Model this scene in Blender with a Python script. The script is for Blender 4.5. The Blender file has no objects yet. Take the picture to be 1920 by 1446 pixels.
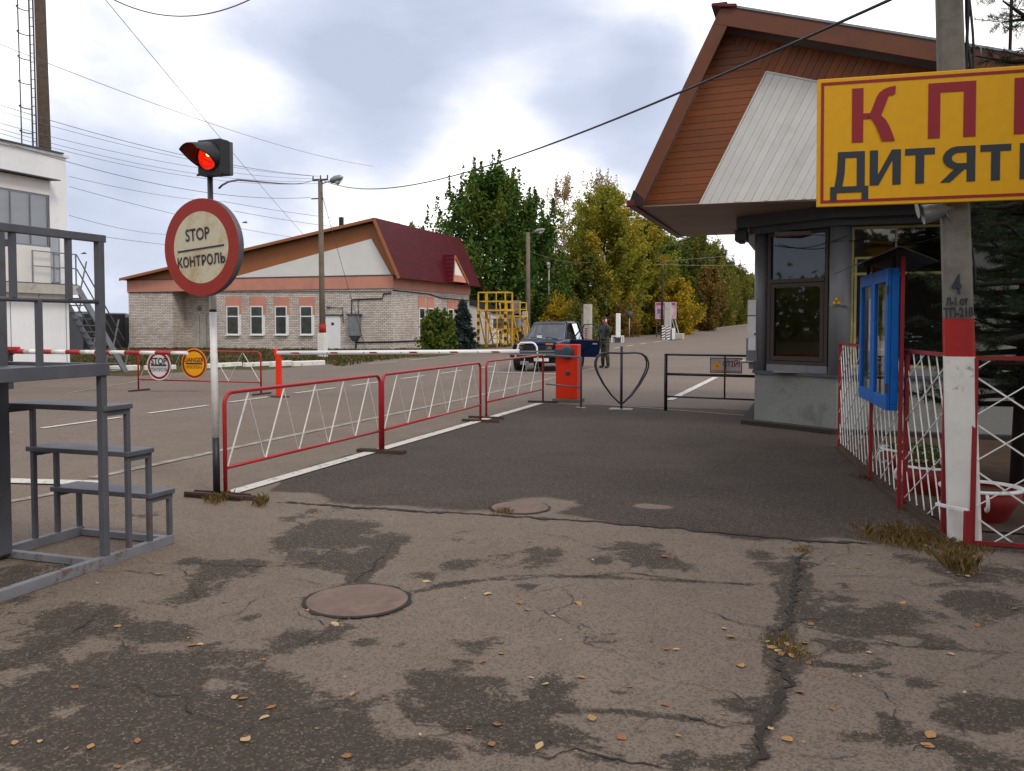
import bpy, math, random
import numpy as np
from mathutils import Vector, Matrix, noise as mnoise
random.seed(7); NR = np.random.default_rng(11)
C = bpy.context.scene.collection
R_ = math.radians
# ------------------------------------------------------------------ camera
FPX, CY, EYE = 1650.0, 677.0, 1.65
PITCH = math.atan(69/FPX)
cam = bpy.data.objects.new('camera', bpy.data.cameras.new('camera')); C.objects.link(cam)
cam.location = (0, 0, EYE); cam.rotation_euler = (math.pi/2-PITCH, 0, 0)
cam.data.sensor_width = 36; cam.data.lens = 36*FPX/1920; cam.data.shift_y = -46/1920
cam.data.clip_start = .05; cam.data.clip_end = 6000
bpy.context.scene.camera = cam
CF = Vector((0, math.cos(PITCH), -math.sin(PITCH))); CU = Vector((0, math.sin(PITCH), math.cos(PITCH)))
def ray(px, py): return CF + Vector((1, 0, 0))*((px-960)/FPX) - CU*((py-CY)/FPX)
# ------------------------------------------------------------------ world, sun, exposure
w = bpy.data.worlds.new('World'); bpy.context.scene.world = w; w.use_nodes = True
nt = w.node_tree; nt.nodes.clear()
def N(t, nt_=None, **k):
    n = (nt_ or nt).nodes.new(t)
    for a_, v in k.items():
        if a_ == 'ins':
            for i, x in v.items(): n.inputs[i].default_value = x
        else: setattr(n, a_, v)
    return n
SUN_EL, SUN_AZ = R_(46), R_(148)      # azimuth of the sun from +Y, clockwise: behind the camera, to the right
sky = N('ShaderNodeTexSky', sky_type='NISHITA', sun_disc=False, sun_elevation=SUN_EL, sun_rotation=SUN_AZ, air_density=1.2, dust_density=2.0)
tc = N('ShaderNodeTexCoord')
mp = N('ShaderNodeMapping', ins={3: (1.0, 1.0, 2.1)})
n1 = N('ShaderNodeTexNoise', ins={'Scale': 2.7, 'Detail': 7, 'Roughness': .52, 'Distortion': .35})
n2 = N('ShaderNodeTexNoise', ins={'Scale': 7.5, 'Detail': 6, 'Roughness': .6})
L = nt.links.new
L(tc.outputs['Generated'], mp.inputs[0]); L(mp.outputs[0], n1.inputs[0]); L(mp.outputs[0], n2.inputs[0])
def math_(op, a_, b_=None, tree=None, clamp=False):
    n = N('ShaderNodeMath', tree, operation=op, use_clamp=clamp); t = tree or nt
    for i, x in enumerate((a_, b_)):
        if x is None: continue
        if isinstance(x, (int, float)): n.inputs[i].default_value = x
        else: t.links.new(x, n.inputs[i])
    return n.outputs[0]
acc = math_('ADD', math_('MULTIPLY', n1.outputs[0], .9), math_('MULTIPLY', n2.outputs[0], .22))
# the thinner blue-grey banks and the bright white ones of this sky: (pixel, angular radius deg, weight)
for (px, py, rad, wt) in [(170, 150, 7, .20), (260, 300, 7, .10), (480, 200, 9, .12), (640, 130, 8, .10), (830, 160, 8, .20), (960, 80, 8, .10), (1160, 110, 6, .17), (1190, 250, 6, .22), (230, 450, 9, -.06),
                          (620, 250, 7, .10), (420, 60, 6, -.16), (860, 320, 10, -.26), (1020, 260, 7, -.10), (480, 310, 7, -.20), (120, 20, 8, -.22), (1500, -60, 14, -.25), (1080, 20, 5, -.06), (300, 200, 4, -.08), (1400, 480, 6, -.06)]:
    d = ray(px, py).normalized()
    dp = N('ShaderNodeVectorMath', operation='DOT_PRODUCT'); L(tc.outputs['Generated'], dp.inputs[0]); dp.inputs[1].default_value = d
    mr = N('ShaderNodeMapRange', interpolation_type='SMOOTHSTEP', ins={1: math.cos(R_(rad*1.25)), 2: math.cos(R_(rad*.1)), 3: 0, 4: wt}); L(dp.outputs['Value'], mr.inputs[0])
    acc = math_('ADD', acc, mr.outputs[0])
cr = N('ShaderNodeValToRGB'); el = cr.color_ramp.elements
el[0].position = .40; el[0].color = (1.50, 1.47, 1.43, 1)
el[1].position = .80; el[1].color = (.47, .52, .66, 1)
e2 = el.new(.53); e2.color = (.86, .87, .93, 1)
e3 = el.new(.65); e3.color = (.60, .65, .79, 1)
L(acc, cr.inputs[0])
b1 = N('ShaderNodeBackground', ins={1: .10}); L(sky.outputs[0], b1.inputs[0])
b2 = N('ShaderNodeBackground', ins={1: 1.0}); L(cr.outputs[0], b2.inputs[0])
ms = N('ShaderNodeMixShader', ins={0: .93}); L(b1.outputs[0], ms.inputs[1]); L(b2.outputs[0], ms.inputs[2])
wo = N('ShaderNodeOutputWorld'); L(ms.outputs[0], wo.inputs[0])
sun = bpy.data.objects.new('sun', bpy.data.lights.new('sun', 'SUN')); C.objects.link(sun)
sun.data.energy = 1.2; sun.data.angle = R_(14); sun.data.color = (1, .94, .85)
sd = Vector((math.sin(SUN_AZ)*math.cos(SUN_EL), math.cos(SUN_AZ)*math.cos(SUN_EL), math.sin(SUN_EL)))
sun.rotation_euler = sd.to_track_quat('Z', 'Y').to_euler(); sun.location = (0, 0, 60)
vs = bpy.context.scene.view_settings
vs.view_transform = 'Standard'; vs.look = 'None'; vs.exposure = 0.28; vs.gamma = 1; vs.use_curve_mapping = False
bpy.context.scene.cycles.max_bounces = 6; bpy.context.scene.cycles.transparent_max_bounces = 8
bpy.context.scene.cycles.sample_clamp_indirect = 6
# ------------------------------------------------------------------ survey of the place: s along the road, l to its right
A = math.atan(565/FPX); SA, CA = math.sin(A), math.cos(A); RZ = -A
def Ew(l):
    if l > -14: return 1
    if l > -24: return 1-.55*(-14-l)/10
    if l > -70: return .45-.45*(-24-l)/46
    return 0
def E(s, l): return max(0, min(s, 420)-18)*.0095*Ew(l)
def W(s, l, z=0): return Vector((SA*s+CA*l, CA*s-SA*l, z))
def WE(s, l, dz=0): return W(s, l, E(s, l)+dz)
def SL(P): return (SA*P[0]+CA*P[1], CA*P[0]-SA*P[1])
def G(px, py, dz=0):
    d = ray(px, py); o = Vector((0, 0, EYE)); t0, t1 = .5, .5
    f = lambda t: (EYE+d.z*t)-(E(*SL(o+d*t))+dz)
    while f(t1) > 0 and t1 < 600: t0, t1 = t1, t1*1.03
    for _ in range(40):
        tm = (t0+t1)/2
        if f(tm) > 0: t0 = tm
        else: t1 = tm
    return o+d*t1
def D(px, py, Y):
    d = ray(px, py); return Vector((0, 0, EYE))+d*(Y/d.y)
def onS(px, py, s):                 # where a sight line meets the plane s = const: (l, z)
    d = ray(px, py); t = s/(SA*d.x+CA*d.y); P = d*t
    return (CA*P.x-SA*P.y, P.z+EYE)
# ------------------------------------------------------------------ materials
def c8(r, g, b, k=1.0):
    f = lambda v: ((v/255+.055)/1.055)**2.4 if v > 10 else v/255/12.92
    return (f(r)*k, f(g)*k, f(b)*k, 1)
def newmat(name):
    m = bpy.data.materials.new(name); m.use_nodes = True; t = m.node_tree
    return m, t, t.nodes['Principled BSDF']
def mul(c, k): return (c[0]*k, c[1]*k, c[2]*k, 1)
def mixc(t, fac, a_, b_, bt='MIX'):
    n = N('ShaderNodeMix', t, data_type='RGBA', blend_type=bt)
    for i, x in ((0, fac), (6, a_), (7, b_)):
        if isinstance(x, (int, float, tuple)): n.inputs[i].default_value = x
        else: t.links.new(x, n.inputs[i])
    return n.outputs[2]
def nz(t, co, scale, detail=5, rough=.55, dist=0):
    n = N('ShaderNodeTexNoise', t, ins={'Scale': scale, 'Detail': detail, 'Roughness': rough, 'Distortion': dist})
    t.links.new(co, n.inputs[0]); return n.outputs[0]
def ramp(t, v, a_, b_, lo=0., hi=1.):
    n = N('ShaderNodeMapRange', t, ins={1: a_, 2: b_, 3: lo, 4: hi}); t.links.new(v, n.inputs[0]); return n.outputs[0]
def bump(t, bs, h, strength, dist=.01):
    n = N('ShaderNodeBump', t, ins={'Strength': strength, 'Distance': dist}); t.links.new(h, n.inputs['Height']); t.links.new(n.outputs[0], bs.inputs['Normal'])
def pm(name, col, rough=.6, metal=0., var=.14, scale=5., bmp=.0, bscale=40., dirt=None, damt=0., dscale=3., spec=.4, lo=.52, hi=.66, rnd=0.):
    m, t, bs = newmat(name); co = N('ShaderNodeTexCoord', t).outputs['Object']
    v = nz(t, co, scale)
    o = mixc(t, ramp(t, v, .3, .7), mul(col, 1-var), mul(col, 1+var))
    if rnd:
        ri = N('ShaderNodeObjectInfo', t).outputs['Random']
        hv = N('ShaderNodeHueSaturation', t); t.links.new(ramp(t, ri, 0, 1, 1-rnd, 1+rnd), hv.inputs['Value']); t.links.new(o, hv.inputs['Color']); o = hv.outputs[0]
    if dirt:
        dv = nz(t, co, dscale, 9, .68)
        o = mixc(t, ramp(t, dv, lo, hi, 0, damt), o, dirt)
    t.links.new(o, bs.inputs['Base Color']); bs.inputs['Metallic'].default_value = metal; bs.inputs['Specular IOR Level'].default_value = spec
    t.links.new(ramp(t, v, .2, .8, max(0, rough-.1), min(1, rough+.1)), bs.inputs['Roughness'])
    if bmp: bump(t, bs, nz(t, co, bscale, 6), bmp)
    return m
RUST = c8(92, 52, 32)
M = {}
M['red'] = pm('red paint', c8(178, 38, 44, .9), .45, dirt=RUST, damt=.6, dscale=5, lo=.56)
M['red_dark'] = pm('weathered dark red paint', c8(160, 34, 40, .72), .5, dirt=RUST, damt=.7, dscale=6, lo=.52)
M['whitep'] = pm('white paint', (.74, .71, .67, 1), .5, dirt=c8(140, 110, 90), damt=.5, dscale=6, lo=.56)
M['white'] = pm('white plastic paint', (.80, .79, .77, 1), .4, var=.05)
M['grey_steel'] = pm('blue grey paint on steel', c8(92, 92, 98, .85), .5, dirt=RUST, damt=.55, dscale=4, bmp=.12, lo=.58)
M['grey_worn'] = pm('worn grey paint on steel', c8(118, 118, 122), .55, dirt=RUST, damt=.75, dscale=9, bmp=.2, lo=.56, hi=.64)
M['steel_dark'] = pm('dark steel', c8(58, 58, 66), .45, dirt=RUST, damt=.4)
M['rusty'] = pm('rusty steel', c8(70, 52, 42), .8, var=.3, bmp=.3)
M['black'] = pm('black paint', (.016, .016, .018, 1), .45)
M['blackm'] = pm('black housing plastic', (.022, .022, .026, 1), .55, bmp=.05)
M['orange'] = pm('orange red enamel', (.82, .032, .004, 1), .5, var=.07, spec=.25, dirt=c8(150, 40, 20), damt=.25)
M['concrete'] = pm('grey concrete', c8(128, 122, 112, .8), .9, var=.2, scale=9, bmp=.35, bscale=60, dirt=c8(80, 78, 68), damt=.5, dscale=2)
M['conc_light'] = pm('light concrete', c8(190, 184, 172, .85), .9, var=.12, bmp=.2, dirt=c8(110, 100, 90), damt=.5, dscale=1.5)
M['limewash'] = pm('white limewash', (.72, .69, .63, 1), .85, var=.08, bmp=.25, bscale=25, dirt=c8(120, 112, 98), damt=.7, dscale=4, lo=.6)
M['redband'] = pm('red painted band', c8(176, 36, 32, .85), .7, var=.15, bmp=.2, dirt=c8(110, 40, 30), damt=.4)
M['brown'] = pm('brown cladding board', c8(156, 86, 42, .68), .55, var=.10, scale=2, rnd=.13, dirt=c8(92, 54, 34), damt=.4, dscale=2.2)
M['brown_dark'] = pm('brown fascia board', c8(140, 78, 44, .52), .5, var=.1, scale=2, dirt=c8(60, 40, 30), damt=.35)
M['brown_far'] = pm('orange brown fascia', c8(172, 106, 62, .74), .6, var=.08, scale=1)
M['panelw'] = pm('off white cladding board', (.64, .62, .585, 1), .5, var=.05, scale=2, rnd=.05, dirt=c8(150, 140, 124), damt=.35, dscale=1.5, lo=.5, hi=.75)
M['render_w'] = pm('white render', (.70, .67, .63, 1), .8, var=.05, scale=1)
M['pink'] = pm('salmon render', c8(212, 146, 124, .84), .85, var=.08, scale=.8, dirt=c8(140, 96, 80), damt=.3, dscale=.7)
M['booth_metal'] = pm('grey blue sheet metal', c8(122, 122, 124, .9), .42, var=.12, scale=3, spec=.5, dirt=c8(60, 60, 58), damt=.3)
M['booth_dark'] = pm('dark blue grey cornice metal', c8(80, 84, 90, .8), .45, var=.15, scale=2)
M['roughcast'] = pm('grey roughcast', c8(146, 146, 140, .85), .95, var=.22, scale=60, bmp=.9, bscale=130, dirt=c8(70, 70, 66), damt=.45, dscale=2)
M['frame_br'] = pm('dark brown window frame', c8(66, 52, 40, .75), .5)
M['frame_y'] = pm('cream yellow window frame', c8(196, 182, 116, .62), .55, dirt=c8(110, 100, 70), damt=.4)
M['frame_w'] = pm('white window frame', (.78, .77, .75, 1), .4, var=.04)
M['blue'] = pm('blue gloss paint', c8(8, 96, 178, .95), .5, var=.10, spec=.25, dirt=c8(14, 60, 120), damt=.3)
M['soffit'] = pm('pale brown soffit board', c8(168, 140, 122, .75), .6, var=.08, scale=2, rnd=.08)
M['bitumen'] = pm('black bitumen sheet', (.018, .017, .017, 1), .7, bmp=.2)
M['yellow'] = pm('yellow enamel', (.67, .335, .0, 1), .5, var=.05, scale=14, spec=.3)
M['yel_steel'] = pm('yellow painted steel', (.60, .34, .025, 1), .5, dirt=RUST, damt=.4)
M['letter_red'] = pm('dark red lettering', c8(166, 24, 38, .66), .5, var=.08)
M['letter_blk'] = pm('dark lettering', (.022, .026, .034, 1), .5, var=.05)
M['wire'] = pm('black cable', (.02, .02, .022, 1), .6)
M['wire_l'] = pm('grey wire', c8(120, 108, 112, .8), .6)
M['roof_red'] = pm('dark red metal tile', c8(112, 22, 34, .6), .5, var=.12, scale=1.3)
M['tyre'] = pm('tyre rubber', (.018, .018, .018, 1), .85)
M['navy'] = pm('navy car paint', (.003, .009, .034, 1), .30, var=.1, spec=.12, dirt=c8(70, 70, 80), damt=.12)
M['chrome'] = pm('polished metal', (.75, .75, .75, 1), .2, metal=1, var=.03)
M['grey_dk'] = pm('graphite plastic', c8(70, 74, 84), .5)
M['galv'] = pm('galvanised steel', c8(150, 152, 154, .8), .45, metal=.5, dirt=c8(110, 110, 108), damt=.5)
M['lampglass'] = pm('lamp glass', c8(200, 196, 180, .9), .3, var=.04)
M['amber'] = pm('amber plastic', (.55, .16, .01, 1), .3)
M['paper'] = pm('paper sheet', (.78, .77, .74, 1), .8, var=.03)
M['crack'] = pm('dirt in the crack', (.030, .024, .020, 1), .95, var=.3, scale=30, bmp=.4)
M['soil'] = pm('dark soil', c8(70, 52, 36), .95, var=.3, bmp=.6)
M['bark'] = pm('bark', c8(84, 70, 58, .8), .95, var=.3, scale=6, bmp=.6, bscale=18)
M['bark_b'] = pm('pale bark', c8(170, 160, 148, .8), .9, var=.25, scale=3)
M['bark_dark'] = pm('dark bark', c8(52, 42, 36, .8), .95, var=.3, bmp=.6)
M['polewood'] = pm('weathered pole', c8(120, 106, 92, .85), .9, var=.2, scale=3, bmp=.3)
M['disc_cream'] = pm('aged cream sign face', c8(222, 212, 182, .78), .5, var=.06, scale=4, dirt=c8(170, 128, 74), damt=.85, dscale=3.4, lo=.47, hi=.70)
M['disc_red'] = pm('faded red sign ring', c8(160, 44, 32, .85), .5, var=.12, scale=3, dirt=c8(110, 36, 26), damt=.5)
M['disc_white'] = pm('white sign face', (.72, .70, .66, 1), .5, var=.04)
M['disc_org'] = pm('orange sign face', (.80, .36, .0, 1), .5, var=.05)
M['disc_back'] = pm('grey sign rim', c8(92, 88, 92), .5)
M['terra'] = pm('red planter paint', c8(150, 34, 32, .8), .6, dirt=c8(80, 30, 26), damt=.5)
M['metal_tray'] = pm('dull zinc', c8(140, 144, 150, .8), .4, metal=.3)
M['plate_grey'] = pm('faded sign plate', c8(190, 182, 176, .85), .5, dirt=c8(120, 96, 84), damt=.4)
M['sheetgrey'] = pm('dark grey sheet metal', c8(84, 86, 90, .8), .6, var=.1, scale=.8)
M['fabric_seat'] = pm('seat cloth', (.05, .05, .055, 1), .9)
def emis(name, col, st):
    m, t, bs = newmat(name); bs.inputs['Base Color'].default_value = col; bs.inputs['Emission Color'].default_value = col; bs.inputs['Emission Strength'].default_value = st; bs.inputs['Roughness'].default_value = .35
    return m
def lens_mat():
    m, t, bs = newmat('lit red lens'); co = N('ShaderNodeTexCoord', t).outputs['Object']
    vo = N('ShaderNodeTexVoronoi', t, ins={'Scale': 55}); t.links.new(co, vo.inputs[0])
    cl = mixc(t, ramp(t, vo.outputs[0], .1, .6), (.95, .035, .004, 1), (.55, .006, .002, 1))
    t.links.new(cl, bs.inputs['Base Color']); t.links.new(cl, bs.inputs['Emission Color']); bs.inputs['Emission Strength'].default_value = 1.0; bs.inputs['Roughness'].default_value = .25
    return m
M['lens'] = lens_mat()
M['bulb'] = emis('lit filament', (1, .62, .12, 1), 4.0)
def glass(name, tint, refl=.12, rough=.02):
    m, t, bs = newmat(name); t.nodes.remove(bs)
    tr = N('ShaderNodeBsdfTransparent', t, ins={0: tint}); gl = N('ShaderNodeBsdfGlossy', t, ins={0: (.9, .92, .93, 1), 1: rough})
    fr = N('ShaderNodeFresnel', t, ins={0: 1.5}); f = math_('ADD', math_('MULTIPLY', fr.outputs[0], 1.15, t), refl, t, True)
    mx = N('ShaderNodeMixShader', t); t.links.new(f, mx.inputs[0]); t.links.new(tr.outputs[0], mx.inputs[1]); t.links.new(gl.outputs[0], mx.inputs[2])
    t.links.new(mx.outputs[0], t.nodes['Material Output'].inputs[0]); return m
M['glass'] = glass('window glass', (.55, .56, .55, 1), .03)
M['glass_far'] = glass('window glass in the brick house', (.80, .82, .82, 1), .16, .08)
M['glass_car'] = glass('car glass', (.55, .53, .53, 1), .10, .12)
M['glass_cab'] = glass('cabinet glass', (.85, .86, .86, 1), .06)
def asphalt(name, light, fore=False, agg=60., dark=(.028, .022, .015, 1), lot=(.028, .020, .016, 1)):
    m, t, bs = newmat(name); co = N('ShaderNodeTexCoord', t).outputs['Object']
    big = nz(t, co, .35, 6, .6); mid = nz(t, co, 3.2, 7, .62)
    o = mixc(t, ramp(t, big, .3, .7), mul(light, .82), mul(light, 1.14))
    o = mixc(t, ramp(t, mid, .45, .75, 0, .5), o, mul(light, .66))
    vo = N('ShaderNodeTexVoronoi', t, ins={'Scale': agg}); t.links.new(co, vo.inputs[0])
    sep = N('ShaderNodeSeparateColor', t); t.links.new(vo.outputs['Color'], sep.inputs[0])
    rough_h = mid
    if fore:
        at = N('ShaderNodeAttribute', t, attribute_name='lot').outputs['Fac']
        w_ = math_('ADD', at, math_('MULTIPLY', math_('SUBTRACT', nz(t, co, 2.2, 8, .62), .5, t), .7, t), t)
        lo_ = mixc(t, ramp(t, nz(t, co, 1.1, 6), .3, .7), mul(lot, .68), mul(lot, 1.5))
        o = mixc(t, ramp(t, w_, .45, .58), o, lo_)
        at = N('ShaderNodeAttribute', t, attribute_name='stain_dark').outputs['Fac']
        w_ = math_('ADD', at, math_('MULTIPLY', math_('SUBTRACT', nz(t, co, 3.4, 13, .76, .5), .5, t), 2.1, t), t)
        w_ = math_('ADD', w_, math_('MULTIPLY', math_('SUBTRACT', nz(t, co, 34, 5, .7), .5, t), .6, t), t)
        w2 = ramp(t, w_, .29, .42, 0, .94)
        o = mixc(t, w2, o, dark)
    # stones in the binder: some pale, some dark
    o = mixc(t, ramp(t, sep.outputs[0], .84, .88, 0, .42), o, (.27, .21, .155, 1))
    o = mixc(t, ramp(t, sep.outputs[1], .66, .72, 0, .6), o, mul(light, .36))
    fine = nz(t, co, agg*2.2, 3)
    o = mixc(t, ramp(t, fine, .3, .7, .0, .35), o, mul(light, .55))
    if fore:
        v2 = N('ShaderNodeTexVoronoi', t, ins={'Scale': 34}); t.links.new(co, v2.inputs[0])
        s2 = N('ShaderNodeSeparateColor', t); t.links.new(v2.outputs['Color'], s2.inputs[0])
        chip = math_('MULTIPLY', ramp(t, v2.outputs['Distance'], .10, .16, 1, 0), ramp(t, s2.outputs[1], .89, .91), t)
        o = mixc(t, math_('MULTIPLY', chip, math_('ADD', math_('MULTIPLY', w2, .6, t), .25, t), t), o, (.26, .20, .14, 1))
    t.links.new(o, bs.inputs['Base Color']); bs.inputs['Roughness'].default_value = .88; bs.inputs['Specular IOR Level'].default_value = .25
    h = math_('ADD', math_('MULTIPLY', vo.outputs['Distance'], 1.0, t), math_('MULTIPLY', mid, 1.2, t), t)
    bump(t, bs, h, .55 if fore else .3, .008)
    return m
M['fore'] = asphalt('old asphalt', (.214, .163, .124, 1), True, 95.)
M['road'] = asphalt('worn road asphalt', (.205, .156, .124, 1), False, 60.)
def paint_mat():
    m, t, bs = newmat('worn road paint'); co = N('ShaderNodeTexCoord', t).outputs['Object']
    wv = nz(t, co, 7, 10, .72)
    o = mixc(t, ramp(t, wv, .55, .63), mul((.56, .52, .46, 1), 1), (.17, .14, .115, 1))
    t.links.new(o, bs.inputs['Base Color']); bs.inputs['Roughness'].default_value = .8; return m
M['paint'] = paint_mat()
def faint_mat():
    m, t, bs = newmat('faded road paint'); co = N('ShaderNodeTexCoord', t).outputs['Object']
    wv = nz(t, co, 7, 10, .72)
    o = mixc(t, ramp(t, wv, .40, .62), (.34, .30, .25, 1), (.16, .13, .105, 1))
    t.links.new(o, bs.inputs['Base Color']); bs.inputs['Roughness'].default_value = .85; return m
M['faint'] = faint_mat()
def field_mat():
    m, t, bs = newmat('rough grassland'); co = N('ShaderNodeTexCoord', t).outputs['Object']
    o = mixc(t, ramp(t, nz(t, co, .25, 8, .65), .35, .65), (.060, .062, .018, 1), (.125, .088, .038, 1))
    o = mixc(t, ramp(t, nz(t, co, 9, 4), .4, .7), o, (.040, .040, .012, 1))
    t.links.new(o, bs.inputs['Base Color']); bs.inputs['Roughness'].default_value = 1; bs.inputs['Specular IOR Level'].default_value = .1
    bump(t, bs, nz(t, co, 6, 6), .8, .06); return m
M['field'] = field_mat()
def brick_mat():
    m, t, bs = newmat('silicate brickwork'); co = N('ShaderNodeTexCoord', t).outputs['Object']
    sp = N('ShaderNodeSeparateXYZ', t); t.links.new(co, sp.inputs[0]); cb = N('ShaderNodeCombineXYZ', t)
    t.links.new(math_('ADD', sp.outputs[0], sp.outputs[1], t), cb.inputs[0]); t.links.new(sp.outputs[2], cb.inputs[1])
    br = N('ShaderNodeTexBrick', t, ins={'Color1': c8(224, 213, 203, .92), 'Color2': c8(194, 180, 167, .88), 'Mortar': c8(112, 96, 84, .8), 'Scale': 1.0, 'Mortar Size': .012, 'Mortar Smooth': .2, 'Bias': -.1, 'Brick Width': .27, 'Row Height': .105})
    t.links.new(cb.outputs[0], br.inputs[0])
    o = mixc(t, ramp(t, nz(t, co, .6, 6, .6), .52, .74, 0, .45), br.outputs[0], c8(140, 112, 94, .7))
    o = mixc(t, ramp(t, nz(t, co, 5, 3), .5, .75, 0, .35), o, c8(206, 192, 176, .8))
    t.links.new(o, bs.inputs['Base Color']); bs.inputs['Roughness'].default_value = .9
    bump(t, bs, br.outputs['Fac'], -.6, .012); return m
M['brick'] = brick_mat()
def ribbed(name, col, pitch, axis=1, strength=.5, rough=.45):
    m, t, bs = newmat(name); co = N('ShaderNodeTexCoord', t).outputs['Object']
    sp = N('ShaderNodeSeparateXYZ', t); t.links.new(co, sp.inputs[0])
    fr = math_('PINGPONG', sp.outputs[axis], pitch/2, t)
    h = ramp(t, fr, pitch*.12, pitch*.22)
    o = mixc(t, ramp(t, nz(t, co, .8, 6), .3, .7), mul(col, .93), mul(col, 1.05))
    o = mixc(t, ramp(t, nz(t, co, 2.2, 9, .7), .56, .72, 0, .3), o, mul(col, .6))
    t.links.new(o, bs.inputs['Base Color']); bs.inputs['Roughness'].default_value = rough
    bump(t, bs, h, strength, .02); return m
M['ribwhite'] = ribbed('white profiled sheet', (.82, .81, .80, 1), .17, 1, .16)
def tile_mat():
    m, t, bs = newmat('dark red metal tile roof'); co = N('ShaderNodeTexCoord', t).outputs['Object']
    sp = N('ShaderNodeSeparateXYZ', t); t.links.new(co, sp.inputs[0])
    h = math_('ADD', math_('SINE', math_('MULTIPLY', sp.outputs[1], 32, t), None, t), math_('MULTIPLY', math_('FRACT', math_('MULTIPLY', sp.outputs[2], 2.6, t), None, t), 1.6, t), t)
    cl = c8(108, 16, 32, .5)
    o = mixc(t, ramp(t, nz(t, co, 1.2, 7), .3, .7), mul(cl, .8), mul(cl, 1.2))
    t.links.new(o, bs.inputs['Base Color']); bs.inputs['Roughness'].default_value = .5; bs.inputs['Specular IOR Level'].default_value = .12
    bump(t, bs, h, .5, .03); return m
M['tile'] = tile_mat()
def camo_mat():
    m, t, bs = newmat('camouflage cloth'); co = N('ShaderNodeTexCoord', t).outputs['Object']
    v = nz(t, co, 5.5, 3, .5, .6); o = mixc(t, ramp(t, v, .46, .48), (.020, .022, .014, 1), (.055, .060, .028, 1))
    o = mixc(t, ramp(t, nz(t, co, 12, 2, .5, .8), .58, .60), o, (.11, .085, .055, 1))
    t.links.new(o, bs.inputs['Base Color']); bs.inputs['Roughness'].default_value = .9; return m
M['camo'] = camo_mat()
M['skin'] = pm('skin', c8(188, 108, 88, .8), .55, var=.08)
M['shirt'] = pm('blue grey shirt', c8(66, 78, 104, .8), .85)
M['hair'] = pm('reddish dark hair', c8(66, 40, 30), .8)
def leafmat(name, cols, trans=.28):
    m, t, bs = newmat(name)
    at = N('ShaderNodeAttribute', t, attribute_name='tint').outputs['Fac']
    r_ = N('ShaderNodeValToRGB', t); e_ = r_.color_ramp.elements
    e_[0].color = cols[0]; e_[1].color = cols[-1]
    for i, cc in enumerate(cols[1:-1]): e_.new((i+1)/(len(cols)-1)).color = cc
    t.links.new(at, r_.inputs[0]); t.links.new(r_.outputs[0], bs.inputs['Base Color']); bs.inputs['Roughness'].default_value = .6; bs.inputs['Specular IOR Level'].default_value = .25
    tl = N('ShaderNodeBsdfTranslucent', t); t.links.new(r_.outputs[0], tl.inputs[0])
    mx = N('ShaderNodeMixShader', t, ins={0: trans}); t.links.new(bs.outputs[0], mx.inputs[1]); t.links.new(tl.outputs[0], mx.inputs[2])
    t.links.new(mx.outputs[0], t.nodes['Material Output'].inputs[0]); return m
LF = dict(
    maple=leafmat('maple leaves', [(0.025, 0.062, 0.010, 1), (0.050, 0.115, 0.015, 1), (0.090, 0.156, 0.020, 1), (0.200, 0.175, 0.025, 1)], .32),
    willow=leafmat('yellow green leaves', [(0.138, 0.169, 0.018, 1), (0.250, 0.250, 0.022, 1), (0.362, 0.300, 0.027, 1), (0.475, 0.312, 0.037, 1)], .42),
    birch=leafmat('pale yellow leaves', [(.20, .15, .06, 1), (.34, .23, .09, 1), (.42, .28, .12, 1)]),
    olive=leafmat('olive leaves', [(0.069, 0.100, 0.015, 1), (0.131, 0.144, 0.020, 1), (0.213, 0.194, 0.025, 1), (0.325, 0.213, 0.031, 1)], .38),
    gold=leafmat('golden leaves', [(.20, .16, .012, 1), (.42, .29, .014, 1), (.56, .36, .02, 1)]),
    rust=leafmat('rusty leaves', [(.09, .085, .02, 1), (.19, .125, .022, 1), (.30, .15, .03, 1)]),
    green=leafmat('mid green leaves', [(0.043, 0.077, 0.013, 1), (0.083, 0.131, 0.018, 1), (0.138, 0.169, 0.022, 1), (0.213, 0.194, 0.027, 1)], .38),
    pine=leafmat('pine needles', [(.010, .020, .008, 1), (.022, .040, .014, 1), (.040, .060, .020, 1)], .08),
    blue=leafmat('blue spruce needles', [(.014, .026, .022, 1), (.028, .048, .040, 1), (.050, .075, .066, 1)], .08),
    grass=leafmat('grass blades', [(.050, .058, .014, 1), (.085, .085, .020, 1), (.15, .115, .04, 1), (.23, .16, .075, 1)], .2),
    weed=leafmat('dry weeds', [(.20, .17, .05, 1), (.38, .25, .08, 1), (.50, .33, .13, 1), (.58, .40, .18, 1)], .2),
    litter=leafmat('dry fallen leaf', [(.24, .09, .03, 1), (.44, .24, .09, 1), (.58, .42, .22, 1)], .1),
)
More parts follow.
